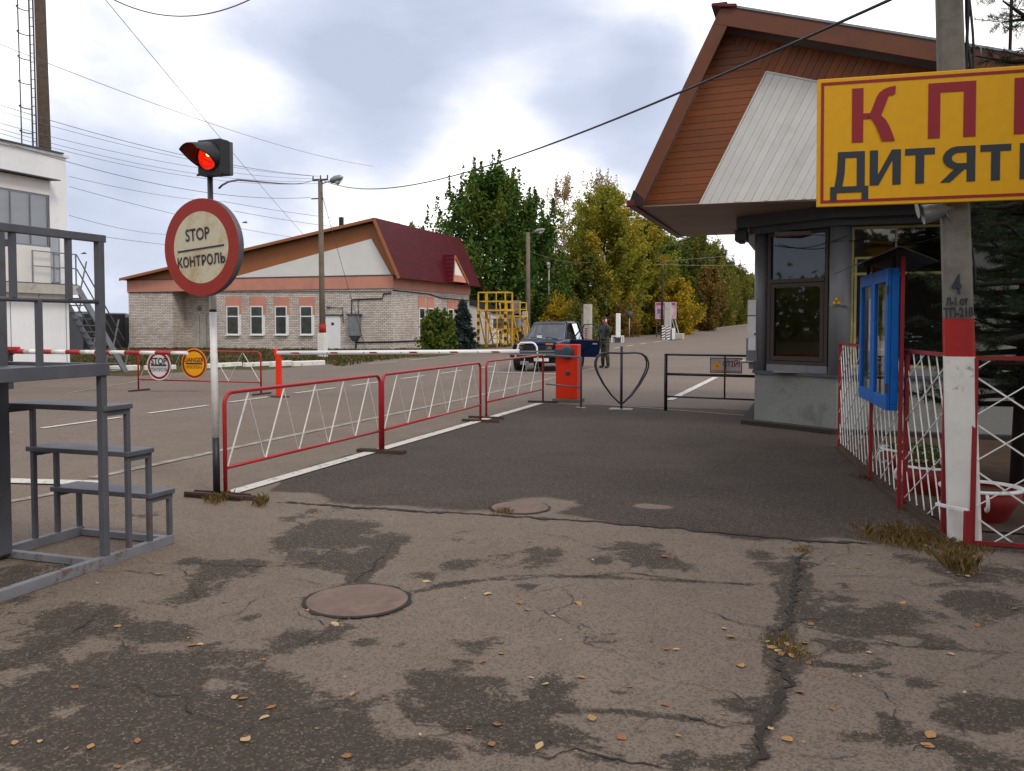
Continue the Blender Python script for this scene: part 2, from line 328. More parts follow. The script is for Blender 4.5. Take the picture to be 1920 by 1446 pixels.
# ------------------------------------------------------------------ mesh building
class MB:
    def __init__(s): s.v = []; s.f = []; s.m = []; s.sm = []
    def add(s, vs, fs, m=0, sm=False):
        k = len(s.v); s.v += [tuple(v) for v in vs]
        for f in fs: s.f.append(tuple(i+k for i in f)); s.m.append(m); s.sm.append(sm)
        return s
    def box(s, x0, x1, y0, y1, z0, z1, m=0):
        return s.add([(x0, y0, z0), (x1, y0, z0), (x1, y1, z0), (x0, y1, z0), (x0, y0, z1), (x1, y0, z1), (x1, y1, z1), (x0, y1, z1)],
                     [(0, 3, 2, 1), (4, 5, 6, 7), (0, 1, 5, 4), (1, 2, 6, 5), (2, 3, 7, 6), (3, 0, 4, 7)], m)
    def bar(s, p, q, w_, h, m=0, up=(0, 0, 1)):
        p = Vector(p); q = Vector(q); d = (q-p).normalized(); up = Vector(up)
        if abs(d.dot(up)) > .98: up = Vector((0, 1, 0)) if abs(d.y) < .9 else Vector((1, 0, 0))
        x = d.cross(up).normalized()*w_/2; y = x.cross(d).normalized()*h/2
        c = [p-x-y, p+x-y, p+x+y, p-x+y, q-x-y, q+x-y, q+x+y, q-x+y]
        return s.add(c, [(0, 3, 2, 1), (4, 5, 6, 7), (0, 1, 5, 4), (1, 2, 6, 5), (2, 3, 7, 6), (3, 0, 4, 7)], m)
    def tube(s, pts, r, n=8, m=0, caps=True, closed=False, sm=True):
        pts = [Vector(p) for p in pts]; k = len(pts); rings = []; prev = None
        for i, p in enumerate(pts):
            if closed: t = pts[(i+1) % k]-pts[i-1]
            else: t = pts[min(i+1, k-1)]-pts[max(i-1, 0)]
            t.normalize()
            if prev is None:
                a_ = Vector((0, 0, 1)) if abs(t.z) < .9 else Vector((1, 0, 0)); x = t.cross(a_).normalized()
            else: x = (prev-t*prev.dot(t)).normalized()
            prev = x; y = t.cross(x); rr = r[i] if isinstance(r, (list, tuple)) else r
            rings.append([p+(x*math.cos(2*math.pi*j/n)+y*math.sin(2*math.pi*j/n))*rr for j in range(n)])
        vs = [v for rg in rings for v in rg]; fs = []
        for i in range(k if closed else k-1):
            i2 = (i+1) % k
            for j in range(n): fs.append((i*n+j, i*n+(j+1) % n, i2*n+(j+1) % n, i2*n+j))
        s.add(vs, fs, m, sm)
        if caps and not closed:
            k0 = len(s.v)-len(vs); s.f += [tuple(k0+j for j in reversed(range(n))), tuple(k0+(k-1)*n+j for j in range(n))]; s.m += [m, m]; s.sm += [False, False]
        return s
    def cyl(s, p, q, r0, r1=None, n=16, m=0): return s.tube([p, q], [r0, r0 if r1 is None else r1], n, m)
    def prism(s, poly, vec, m=0, mside=None):
        vec = Vector(vec); a_ = [Vector(p) for p in poly]; b_ = [p+vec for p in a_]; n = len(a_)
        nrm = Vector((0, 0, 0))
        for i in range(n): nrm += (a_[i]-a_[0]).cross(a_[(i+1) % n]-a_[0])
        if nrm.dot(vec) > 0: a_.reverse(); b_.reverse()
        s.add(a_+b_, [tuple(range(n)), tuple(reversed(range(n, 2*n)))], m)
        s.add(a_+b_, [(i, i+n, (i+1) % n+n, (i+1) % n) for i in range(n)], m if mside is None else mside)
        return s
    def lathe(s, prof, n=24, c=(0, 0, 0), m=0, axis='z', sm=True):
        vs = []; c = Vector(c)
        for (r, z) in prof:
            for j in range(n):
                a_ = 2*math.pi*j/n; x, y = r*math.cos(a_), r*math.sin(a_)
                vs.append(c+(Vector((x, y, z)) if axis == 'z' else Vector((x, z, y)) if axis == 'y' else Vector((z, x, y))))
        fs = [(i*n+j, i*n+(j+1) % n, (i+1)*n+(j+1) % n, (i+1)*n+j) for i in range(len(prof)-1) for j in range(n)]
        return s.add(vs, fs, m, sm)
    def disc(s, c, r, n=32, m=0, axis='y', rin=0):
        c = Vector(c); f = lambda a_, rr: c+(Vector((rr*math.cos(a_), 0, rr*math.sin(a_))) if axis == 'y' else Vector((rr*math.cos(a_), rr*math.sin(a_), 0)))
        o = [f(2*math.pi*j/n, r) for j in range(n)]
        if not rin: return s.add(o, [tuple(range(n))], m)
        i_ = [f(2*math.pi*j/n, rin) for j in range(n)]
        return s.add(o+i_, [(j, (j+1) % n, (j+1) % n+n, j+n) for j in range(n)], m)
    def build(s, name, mats, parent=None, bevel=0, loc=None, rz=None):
        me = bpy.data.meshes.new(name); me.from_pydata(s.v, [], s.f)
        for m in (mats if isinstance(mats, (list, tuple)) else [mats]): me.materials.append(m)
        me.polygons.foreach_set('material_index', s.m); me.polygons.foreach_set('use_smooth', s.sm); me.update()
        o = bpy.data.objects.new(name, me); C.objects.link(o)
        if parent: o.parent = parent
        if loc is not None: o.location = loc
        if rz is not None: o.rotation_euler = (0, 0, rz)
        if bevel:
            b = o.modifiers.new('edge', 'BEVEL'); b.width = bevel; b.segments = 2; b.limit_method = 'ANGLE'
        return o
def tag(o, label=None, cat=None, group=None, kind=None):
    for k, v in (('label', label), ('category', cat), ('group', group), ('kind', kind)):
        if v: o[k] = v
    return o
def thing(name, label, cat, loc, rz=RZ, group=None):
    o = bpy.data.objects.new(name, None); C.objects.link(o); o.location = loc; o.rotation_euler = (0, 0, rz); o.empty_display_size = .3
    return tag(o, label, cat, group)
def at(name, label, cat, s, l, rz=0, group=None, dz=0): return thing(name, label, cat, WE(s, l, dz), RZ+rz, group)
def dup(root, loc, rz=None, label=None, scale=None):
    r = root.copy(); C.objects.link(r); r.location = loc
    if rz is not None: r.rotation_euler = (0, 0, rz)
    if scale is not None: r.scale = scale
    if label: r['label'] = label
    for ch in list(root.children):
        c = ch.copy(); C.objects.link(c); c.parent = r
        for g in list(ch.children):
            d = g.copy(); C.objects.link(d); d.parent = c
    return r
def text(body, size, mat, parent, loc, name='lettering', off=0., sx=1., align='CENTER', tilt=0., face='-y', spacing=1.):
    cu = bpy.data.curves.new(name, 'FONT'); cu.body = body; cu.size = size; cu.align_x = align; cu.align_y = 'CENTER'; cu.offset = off; cu.resolution_u = 3; cu.space_character = spacing
    o = bpy.data.objects.new('tmp_text', cu); C.objects.link(o); bpy.context.view_layer.update()
    me = bpy.data.meshes.new_from_object(o.evaluated_get(bpy.context.evaluated_depsgraph_get()))
    bpy.data.objects.remove(o); bpy.data.curves.remove(cu)
    me.name = name; me.materials.clear(); me.materials.append(mat)
    t = bpy.data.objects.new(name, me); C.objects.link(t); t.parent = parent; t.location = loc
    t.rotation_euler = (math.pi/2, tilt, 0) if face == '-y' else face; t.scale = (sx, 1, 1)
    return t
def polyclip(poly, a_, b_, c_):      # keep a*x + b*y <= c
    out = []
    for i in range(len(poly)):
        p, q = poly[i], poly[(i+1) % len(poly)]; fp, fq = a_*p[0]+b_*p[1]-c_, a_*q[0]+b_*q[1]-c_
        if fp <= 0: out.append(p)
        if (fp < 0 < fq) or (fq < 0 < fp):
            t = fp/(fp-fq); out.append((p[0]+t*(q[0]-p[0]), p[1]+t*(q[1]-p[1])))
    return out
def strips(poly, ang, pitch, gap):   # cut a polygon into boards that run along direction ang
    nx, ny = -math.sin(ang), math.cos(ang); ds = [nx*p[0]+ny*p[1] for p in poly]; d = min(ds); res = []
    while d < max(ds):
        q = polyclip(polyclip(poly, -nx, -ny, -(d+gap/2)), nx, ny, d+pitch-gap/2)
        if len(q) >= 3: res.append(q)
        d += pitch
    return res
def quads(name, cen, size, tint, mat, parent=None, orient=None, aspect=.62):
    n = len(cen); cen = np.asarray(cen, float); size = np.broadcast_to(size, (n,))
    a_ = NR.normal(size=(n, 3)); a_ /= np.linalg.norm(a_, axis=1)[:, None]
    if orient is not None: a_ = a_*.45+orient; a_ /= np.linalg.norm(a_, axis=1)[:, None]
    b_ = NR.normal(size=(n, 3)); b_ -= a_*(a_*b_).sum(1)[:, None]; b_ /= np.linalg.norm(b_, axis=1)[:, None]
    u_ = a_*size[:, None]*.5; v_ = b_*size[:, None]*.5*aspect
    P = np.stack([cen-u_, cen-v_-u_*.1, cen+u_, cen+v_-u_*.1], 1).reshape(-1, 3)
    return rawmesh(name, P, 4, np.repeat(tint, 4), mat, parent)
def rawmesh(name, P, k, tint, mat, parent):
    n = len(P)//k; me = bpy.data.meshes.new(name)
    me.vertices.add(len(P)); me.vertices.foreach_set('co', P.ravel()); me.loops.add(len(P)); me.loops.foreach_set('vertex_index', np.arange(len(P), dtype=np.int32))
    me.polygons.add(n); me.polygons.foreach_set('loop_start', np.arange(0, len(P), k, dtype=np.int32))
    me.update(calc_edges=True); at_ = me.attributes.new('tint', 'FLOAT', 'POINT'); at_.data.foreach_set('value', np.clip(tint, 0, 1).astype(np.float32))
    me.materials.append(mat); o = bpy.data.objects.new(name, me); C.objects.link(o)
    if parent: o.parent = parent
    return o
def blades(name, base, h, tint, mat, parent=None, wd=.012, lean=.45):
    n = len(base); base = np.asarray(base, float); h = np.broadcast_to(h, (n,)); an = NR.uniform(0, 6.283, n); le = NR.uniform(.1, 1, n)*lean
    d = np.stack([np.cos(an), np.sin(an), np.zeros(n)], 1); p = np.stack([-np.sin(an), np.cos(an), np.zeros(n)], 1)*np.broadcast_to(wd, (n,))[:, None]
    z = np.zeros((n, 3)); z[:, 2] = h
    mid = base+z*.6+d*(le*h*.35)[:, None]; tip = base+z*(1-le*.35)[:, None]+d*(le*h)[:, None]
    P = np.stack([base-p, base+p, mid+p*.7, tip, mid-p*.7], 1).reshape(-1, 3)
    return rawmesh(name, P, 5, np.repeat(tint, 5), mat, parent)
# ================================================================== THE GROUND
SK = [-60, -30, -12, 0, 6, 12, 18, 22, 26, 30, 36, 44, 54, 66, 80, 100, 130, 170, 230, 300, 420, 700, 1400, 3000]
LK = [-3000, -1200, -500, -220, -120, -70, -55, -42, -34, -29, -24, -22, -20, -18, -16, -14, -9, 4, 12, 20, 40, 120, 500, 1500, 3000]
def sheet(name, ss, ls, mat, keep=None, dz=0., kind='structure', label=None):
    m = MB(); idx = {}
    def vid(i, j):
        if (i, j) not in idx: idx[(i, j)] = len(m.v); m.v.append(tuple(WE(ss[i], ls[j], dz)))
        return idx[(i, j)]
    for i in range(len(ss)-1):
        for j in range(len(ls)-1):
            if keep and not keep((ss[i]+ss[i+1])/2, (ls[j]+ls[j+1])/2): continue
            m.f.append((vid(i, j), vid(i, j+1), vid(i+1, j+1), vid(i+1, j))); m.m.append(0); m.sm.append(True)
    o = m.build(name, mat); return tag(o, label, None, None, kind)
def is_fore(s, l): return 0 < s < 18 and -9 < l < 4
def is_road(s, l):
    if is_fore(s, l): return False
    if -24 < l < 12 and s < 22: return True
    if -20 < l < 12 and 22 < s < 26: return True
    if -18 < l < 12 and s < 36: return True
    if -16 < l < 12 and s < 44: return True
    if s > 44 and s < 100: return -18 < l < 12
    return -14 < l < 4
sheet('ground', SK, LK, M['field'], lambda s, l: not is_fore(s, l) and not is_road(s, l))
sheet('road', SK, LK, M['road'], is_road)
# forecourt: fine sheet that carries the stains, broad darkening and the darker patch as masks
ns, nl = 450, 326
sv = np.linspace(0, 18, ns); lv = np.linspace(-9, 4, nl); SS, LL = np.meshgrid(sv, lv, indexing='ij')
X = SA*SS+CA*LL; Y = CA*SS-SA*LL; st = np.zeros_like(X)
def blot(px, py, rx, wt=.62, ry=None):
    """a dark blotch: pixel centre on the ground, radius across and along in pixels of the survey picture"""
    P = G(px, py); Q = G(px+rx, py); a_ = (Q-P).length; T = G(px, py+(ry or rx*.4)); b_ = abs(T.y-P.y)
    d2 = ((X-P.x)/a_)**2+((Y-P.y)/b_)**2
    global st
    st = st+wt*1.45*np.exp(-d2*.85)
def streak(pts, rx, wt=.6):
    for (x0, y0), (x1, y1) in zip(pts[:-1], pts[1:]):
        n = max(1, int(math.hypot(x1-x0, (y1-y0)*2.5)/(rx*.9)))
        for i in range(n): blot(x0+(x1-x0)*i/n, y0+(y1-y0)*i/n, rx, wt)
Z7 = lambda L_: [(x/2, 900+y/2) for x, y in L_]; Z8 = lambda L_: [(960+x/2, 900+y/2) for x, y in L_]
for x, y, r, wt in [(150, 780, 90, .5), (330, 760, 120, .6), (560, 720, 130, .6), (760, 690, 110, .6), (900, 700, 100, .55), (1000, 770, 90, .5), (500, 820, 160, .6), (760, 860, 170, .62), (1030, 900, 160, .6), (1250, 870, 120, .6), (1230, 960, 150, .55),
                    (400, 950, 170, .6), (620, 1000, 170, .6), (900, 1020, 190, .6), (200, 1000, 130, .5), (1200, 1060, 170, .6), (1480, 1020, 110, .45), (1700, 860, 150, .5), (1860, 900, 110, .55), (1650, 1000, 100, .4), (60, 900, 90, .45),
                    (230, 870, 80, -.5), (800, 770, 60, -.45), (1430, 880, 70, -.4), (1540, 940, 80, -.6), (840, 900, 50, -.3), (620, 620, 60, -.3),
                    (840, 335, 80, .6), (760, 400, 70, .5), (730, 430, 60, .4), (1150, 215, 90, .45), (1300, 200, 90, .5), (1430, 225, 70, .4), (1280, 300, 70, .6), (1380, 290, 60, .45), (1180, 300, 60, .35), (1090, 240, 60, .3),
                    (440, 560, 90, .55), (330, 540, 70, .5), (420, 480, 80, .45), (180, 520, 80, .45), (110, 660, 70, .5), (200, 610, 50, .45), (620, 560, 70, .55), (560, 600, 60, .5), (680, 590, 60, .4), (930, 520, 40, .55),
                    (1250, 570, 60, .65), (1150, 590, 70, .55), (1060, 610, 70, .5), (1360, 610, 40, .45), (1730, 310, 60, .45), (1600, 360, 40, .4), (1790, 620, 60, .5), (1740, 690, 45, .5), (1830, 760, 50, .5), (1610, 735, 60, .5), (1700, 760, 50, .3), (560, 130, 60, .35), (1140, 130, 80, .3), (1230, 180, 60, .35), (1690, 210, 60, .35), (1320, 690, 40, .35), (100, 380, 120, .45), (50, 330, 80, .4)]:
    blot(x/2, 900+y/2, r/2*1.15, wt)
for x, y, r, wt in [(540, 310, 80, .55), (420, 265, 60, .4), (640, 330, 50, .35), (500, 260, 50, .35), (930, 290, 60, .45), (1090, 250, 50, .4), (1030, 360, 45, .5), (1180, 520, 90, .55), (1300, 540, 80, .5), (1450, 500, 70, .5), (1430, 560, 50, .5), (1230, 450, 70, .4), (1700, 470, 90, .5), (1830, 460, 80, .5), (1650, 530, 60, .45),
                    (1590, 605, 60, .55), (1240, 625, 60, .5), (1380, 690, 30, .55), (1385, 725, 26, .5), (1525, 757, 46, .75), (1245, 396, 26, .6), (1740, 830, 80, .6), (1880, 860, 70, .65), (1700, 910, 90, .6), (1880, 920, 80, .6), (1560, 985, 90, .6), (1420, 970, 80, .5), (1240, 970, 80, .5), (1700, 1000, 50, .5), (1760, 1060, 90, .6), (1880, 1060, 70, .55),
                    (1420, 905, 60, .45), (60, 920, 110, .6), (180, 840, 50, .5), (150, 785, 70, .5), (20, 990, 80, .55), (330, 600, 60, .5), (110, 290, 80, .35), (330, 308, 30, .5), (60, 400, 30, .55), (1700, 300, 200, .30), (1500, 260, 150, .28), (1840, 330, 130, .35), (1700, 400, 90, .3), (440, 640, 30, .3), (300, 350, 60, .2), (920, 850, 60, .55), (860, 845, 50, .45), (760, 1060, 90, .55), (640, 1060, 60, .45)]:  # the wide faint ones darken the ground near the fence
    blot(960+x/2, 900+y/2, r/2*1.15, wt)
streak(Z8([(1080, 300), (1060, 420), (1035, 520), (1000, 580), (1000, 680), (1030, 760), (985, 850), (940, 950), (900, 1040), (780, 1080)]), 22, .42)
streak(Z8([(1040, 700), (1060, 740)]), 30, .4); streak(Z8([(1140, 690), (1330, 705)]), 10, .3)
streak(Z7([(1480, 230), (1400, 310), (1320, 385)]), 18, .4); streak(Z7([(1560, 420), (1700, 385), (1920, 360)]), 8, .2)
streak(Z7([(330, 560), (150, 640), (20, 700)]), 16, .38); streak(Z7([(690, 300), (780, 315), (1000, 320)]), 16, .35)
streak(Z8([(0, 360), (300, 362), (640, 375), (900, 390)]), 6, .12); streak(Z8([(200, 865), (450, 875), (700, 900)]), 7, .25)
for pts, r_ in (([(640, 950), (960, 969), (1240, 989), (1640, 1022)], 12), ([(660, 1095), (700, 1062), (755, 1012)], 9), ([(772, 1112), (900, 1088), (1100, 1082), (1430, 1097)], 8), ([(640, 1160), (560, 1210)], 12), ([(0, 1260), (190, 1150)], 14), ([(960, 1334), (1170, 1331), (1415, 1363)], 9), ([(970, 1410), (1160, 1428), (1300, 1446)], 10), ([(1530, 1200), (1780, 1216), (1920, 1228)], 10), ([(1540, 1245), (1640, 1252)], 9), ([(570, 1125), (600, 1100), (670, 1093), (740, 1100), (775, 1127), (740, 1152), (670, 1160), (600, 1152), (570, 1125)], 9)):
    streak(pts, r_*.8, .13)
fld = np.zeros_like(X)
for sc, am in ((.55, .22), (1.3, .16)):
    for i in range(0, ns, 3):
        for j in range(0, nl, 3):
            fld[i:i+3, j:j+3] += am*mnoise.noise(Vector((X[i, j]*sc*1.2, Y[i, j]*sc, 3.1+sc)))
near = np.clip((7.6-SS)/1.0, 0, 1)
st = st+.40*np.clip((4.35-SS)/1.5, 0, 1)*np.clip((.5-LL)/2.0, 0, 1)+.16*np.clip((LL+.3)/1.5, 0, 1)  # extra weight toward the near left edge and along the right side
st = np.where(st > 0, .66*np.tanh(st*1.25), np.maximum(st, -.5))*near + fld*.8*near + .03*near
# dark re-laid asphalt between the fence line and the booth, beyond the long crack
edge_s = 7.25 - .05*(LL+4.6) + .12*np.sin(LL*2.1)+.08*np.sin(LL*5.3+1)
lot = np.clip((SS-edge_s)/.7+.45, 0, 1)*np.clip((LL+5.55+.35*np.clip((8.6-SS), 0, 1)*-1)/.25+.35, 0, 1)
lot *= 1-.75*np.exp(-(((SS-7.75)/.35)**2+((LL+2.35)/.45)**2)); lot *= 1-.8*np.exp(-(((SS-7.9)/.16)**2+((LL+1.35)/.26)**2)); lot *= 1-.6*np.clip((SS-17)/.6, 0, 1)
me = bpy.data.meshes.new('forecourt'); P = np.stack([X, Y, np.zeros_like(X)], -1).reshape(-1, 3)
P[:, 2] = np.array([.004*mnoise.noise(Vector((p[0]*2.3, p[1]*2.3, 0))) for p in P[::1]]) * np.clip((P[:, 1]-0)/3, 0, 1)
P[:, 2] *= ((SS > .1) & (SS < 17.9) & (LL > -8.9) & (LL < 3.9)).ravel()
me.vertices.add(len(P)); me.vertices.foreach_set('co', P.ravel())
ii, jj = np.meshgrid(np.arange(ns-1), np.arange(nl-1), indexing='ij'); q = (ii*nl+jj).ravel()
Fq = np.stack([q, q+1, q+nl+1, q+nl], 1).astype(np.int32)
me.loops.add(Fq.size); me.loops.foreach_set('vertex_index', Fq.ravel()); me.polygons.add(len(Fq)); me.polygons.foreach_set('loop_start', np.arange(0, Fq.size, 4, dtype=np.int32)); me.polygons.foreach_set('use_smooth', np.ones(len(Fq), bool))
me.update(calc_edges=True)
for nm, arr in (('stain_dark', st), ('lot', lot)):
    me.attributes.new(nm, 'FLOAT', 'POINT').data.foreach_set('value', arr.ravel().astype(np.float32))
me.materials.append(M['fore']); fo = bpy.data.objects.new('forecourt', me); C.objects.link(fo); tag(fo, kind='structure')
# painted lines
pl = MB()
def line_sl(s0, l0, s1, l1, wd, m=0, dz=None):
    dz = dz or (.008, .0115)[m == 0 and wd < .2]+(.007 if wd >= .2 else 0)
    n = max(1, int(abs(s1-s0)/2), int(abs(l1-l0)/2)); a_ = Vector((s1-s0, l1-l0)).normalized(); nx, ny = -a_.y*wd/2, a_.x*wd/2; ks = sorted(set([i/n for i in range(n+1)]))
    for k0, k1 in zip(ks[:-1], ks[1:]):
        sa, la, sb, lb = s0+(s1-s0)*k0, l0+(l1-l0)*k0, s0+(s1-s0)*k1, l0+(l1-l0)*k1
        v = [WE(sa+nx, la+ny, dz), WE(sa-nx, la-ny, dz), WE(sb-nx, lb-ny, dz), WE(sb+nx, lb+ny, dz)]
        pl.add(v, [(0, 1, 2, 3)], m)
def paint(a_, b_, wd, m=0):
    s0, l0 = SL(G(*a_)); s1, l1 = SL(G(*b_)); line_sl(s0, l0, s1, l1, wd, m)
line_sl(7.0, -5.36, 17.45, -5.36, .17); line_sl(7.4, -7.3, 30, -7.2, .14, 1)
for a_, b_ in [((-60, 822), (20, 811)), ((78, 804), (228, 783)), ((277, 776), (390, 761)), ((430, 755), (510, 744)), ((553, 738), (628, 728)), ((659, 724), (716, 716)), ((752, 711), (795, 705)), ((826, 701), (866, 695)), ((897, 691), (926, 687))]: paint(a_, b_, .12)
paint((0, 903), (185, 908), .24); paint((0, 945), (130, 921), .12, 1)
paint((915, 698), (1056, 702), .16); paint((1108, 757), (1412, 781), .09, 1); paint((1255, 751), (1342, 708), .17)
paint((130, 737), (275, 712), .10, 1); paint((767, 676), (873, 664), .12); paint((690, 683), (745, 678), .12); paint((640, 690), (672, 687), .12, 1)
for k in range(5): x = 1100+k*25; paint((x, 662-k*4.1), (x+12, 660-k*4.1), .14)
paint((1225, 642), (1282, 634), .14); paint((1292, 622), (1425, 606), .2)
tag(pl.build('road_markings', [M['paint'], M['faint']]), kind='structure')
# cracks
cr_ = MB()
def crack(pts, wd, jit=.02, solid=False):
    P = [G(*p) for p in pts]; Q = []
    for a_, b_ in zip(P[:-1], P[1:]):
        n = max(2, int((b_-a_).length/.022))
        for i in range(n): Q.append(a_.lerp(b_, i/n))
    Q.append(P[-1]); n = len(Q); L_ = []; R__ = []
    for i, p in enumerate(Q):
        t = (Q[min(i+1, n-1)]-Q[max(i-1, 0)]).normalized(); nn = Vector((-t.y, t.x, 0)); p = p+nn*jit*(mnoise.noise(p*5)*1.6+mnoise.noise(p*17)*1.0+mnoise.noise(p*43)*.5)
        ww = wd*1.05*(.25+1.25*abs(mnoise.noise(p*9+Vector((9, 3, 1)))))*(.35 if not solid and mnoise.noise(p*3.1+Vector((2, 7, 5))) < -.22 else 1)*min(1, .25+min(i, n-1-i)/14)
        L_.append((p.x+nn.x*ww/2, p.y+nn.y*ww/2, .0065)); R__.append((p.x-nn.x*ww/2, p.y-nn.y*ww/2, .0065))
    cr_.add(L_+R__, [(i, i+n, i+1+n, i+1) for i in range(n-1)])
crack([(520, 942), (640, 950), (760, 957), (960, 969), (1130, 980), (1240, 989), (1400, 1004), (1500, 1014), (1640, 1022)], .085, .028, True)
crack([(520, 1081), (575, 1092), (600, 1100)], .012); crack([(660, 1095), (700, 1062), (735, 1020), (755, 1012)], .02); crack([(772, 1112), (830, 1097), (900, 1088), (960, 1080), (1100, 1082), (1180, 1075), (1290, 1090), (1430, 1097)], .018)
crack([(640, 1160), (600, 1195), (560, 1210), (500, 1225)], .03); crack([(345, 1052), (400, 1060), (520, 1063), (640, 1052)], .016)
crack([(0, 1260), (60, 1230), (130, 1190), (190, 1150)], .02); crack([(1000, 1000), (1060, 1008), (1110, 1025), (1180, 1038)], .012)
crack([(1505, 1030), (1490, 1085), (1492, 1110), (1470, 1165), (1455, 1195), (1458, 1240), (1474, 1285), (1445, 1330), (1420, 1390), (1400, 1446)], .06, .03)
crack([(1310, 1145), (1370, 1165), (1450, 1182)], .014); crack([(1375, 1197), (1440, 1205)], .012); crack([(960, 1334), (1080, 1332), (1170, 1331), (1270, 1340), (1350, 1362), (1415, 1363)], .018)
crack([(970, 1410), (1030, 1425), (1080, 1412), (1160, 1428), (1300, 1450)], .02); crack([(1530, 1200), (1640, 1200), (1700, 1215), (1780, 1216), (1920, 1228)], .016); crack([(1540, 1245), (1640, 1252)], .014); crack([(1540, 1110), (1640, 1120)], .010); crack([(1360, 1322), (1410, 1335), (1440, 1330)], .016)
crack([(1350, 745), (1360, 722), (1385, 700), (1400, 690)], .05)
rc_ = random.Random(5)
for k in range(46):                     # finer crazing between the mapped cracks
    x, y = rc_.uniform(-100, 2000), rc_.choice([rc_.uniform(985, 1120), rc_.uniform(1080, 1430)]); an = rc_.choice([rc_.uniform(-.35, .35), rc_.uniform(.6, 1.2)]); pts = [(x, y)]
    for j in range(rc_.randint(3, 7)):
        an += rc_.uniform(-.6, .6); st_l = rc_.uniform(25, 60)*(y-700)/450; x += st_l*math.cos(an); y = min(1440, max(968, y+st_l*.42*math.sin(an))); pts.append((x, y))
    crack(pts, rc_.uniform(.006, .011), .03)
tag(cr_.build('asphalt_cracks', M['crack']), kind='structure')
for k, (px, py, r, lab) in enumerate([(670, 1127, .300, 'large round concrete manhole cover flush in cracked foreground asphalt'), (975, 953, .255, 'smaller manhole cover beside long crack at edge of dark asphalt')]):
    p = G(px, py); t = thing('manhole_cover', lab, 'manhole cover', (p.x, p.y, 0), 0)
    m = MB(); n = 40; m.lathe([(r*(1), .002), (r, .010), (r*.985, .0125), (0.001, .0125)], n, sm=False); m.build('cover', pm('worn concrete cover', (.175, .118, .090, 1), .9, var=.22, bmp=.5, bscale=90, dirt=(.12, .09, .07, 1), damt=.8, dscale=7), t)
    m = MB()
    vs = []
    for j in range(64):
        a_ = 2*math.pi*j/64
        for rr in (r*1.002, r*(1.08+.09*mnoise.noise(Vector((math.cos(a_)*3, math.sin(a_)*3, k))))): vs.append((rr*math.cos(a_), rr*math.sin(a_), .0075))
    m.add(vs, [(2*j, 2*j+1, (2*j+3) % 128, (2*j+2) % 128) for j in range(64)]); m.build('joint', M['crack'], t)
# ================================================================== CHECKPOINT BOOTH (local x = l, local y = s - 14)
BS = 14.0
bo = at('checkpoint_booth', 'grey roadside booth with bay windows under a tall lopsided brown and white gable roof', 'booth', BS, 0)
P1, P2 = (-.86, 1.08), (.36, .20)
foot = [P1, P2, (7.5, .20), (7.5, 5.2), (-.86, 5.2)]
def grow(poly, d):
    n = len(poly); out = []
    for i in range(n):
        p0, p1, p2 = [Vector(poly[k % n]) for k in (i-1, i, i+1)]
        a_ = (p1-p0).normalized(); b_ = (p2-p1).normalized(); na = Vector((a_.y, -a_.x)); nb = Vector((b_.y, -b_.x)); bis = (na+nb).normalized()
        out.append(tuple(p1+bis*d/max(.3, bis.dot(na))))
    return out
v3 = lambda poly, z: [(p[0], p[1], z) for p in poly]
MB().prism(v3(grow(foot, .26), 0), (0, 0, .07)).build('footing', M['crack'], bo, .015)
MB().prism(v3(grow(foot, .05), .05), (0, 0, .79)).build('plinth', M['roughcast'], bo, .01)
MB().prism(v3(grow(foot, .09), .84), (0, 0, .05)).build('sill', M['booth_dark'], bo, .008)
for z, h, d, mt_ in ((3.12, .10, .16, 'booth_dark'), (3.22, .175, .36, 'booth_dark')):
    MB().prism(v3(grow(foot, d), z), (0, 0, h)).build('cornice', M[mt_], bo, .01)
# solid walls behind the glazing: rear, right side, ceiling, floor, room wall
wl = MB(); wl.box(-.80, -.66, 2.6, 5.2, .89, 3.12); wl.box(-.66, 7.5, 5.05, 5.2, .89, 3.12); wl.box(7.35, 7.5, .2, 5.05, .89, 3.12); wl.box(1.92, 7.35, .2, .34, .89, 3.12)
wl.build('wall', M['roughcast'], bo)
wi = MB(); wi.box(-.6, 7.3, 3.4, 3.5, .9, 3.1); wi.box(-.6, 7.3, .5, 3.4, 3.04, 3.1); wi.box(-.6, 7.3, .5, 3.4, .885, .9)
wi.build('room', pm('dim room lining', c8(150, 142, 132, .7), .9), bo)
tb = MB(); tb.box(-.3, 1.9, 1.5, 2.1, 1.0, 1.04); tb.box(-.25, -.2, 1.55, 2.05, .9, 1.0); tb.box(1.8, 1.85, 1.55, 2.05, .9, 1.0); tb.build('desk', M['frame_br'], bo)
# corner columns
m = MB(); m.tube([(P1[0]+.04, P1[1]+.06, .89), (P1[0]+.04, P1[1]+.06, 3.13)], .12, 10, 0); m.build('corner_post', M['booth_metal'], bo)
m = MB(); m.tube([(P2[0]+.02, P2[1]+.06, .89), (P2[0]+.02, P2[1]+.06, 3.13)], .165, 12, 0); m.box(P2[0]-.16, P2[0]+.20, P2[1]-.125, P2[1]-.10, 1.93, 1.937); c_post = m.build('corner_post', M['booth_metal'], bo)
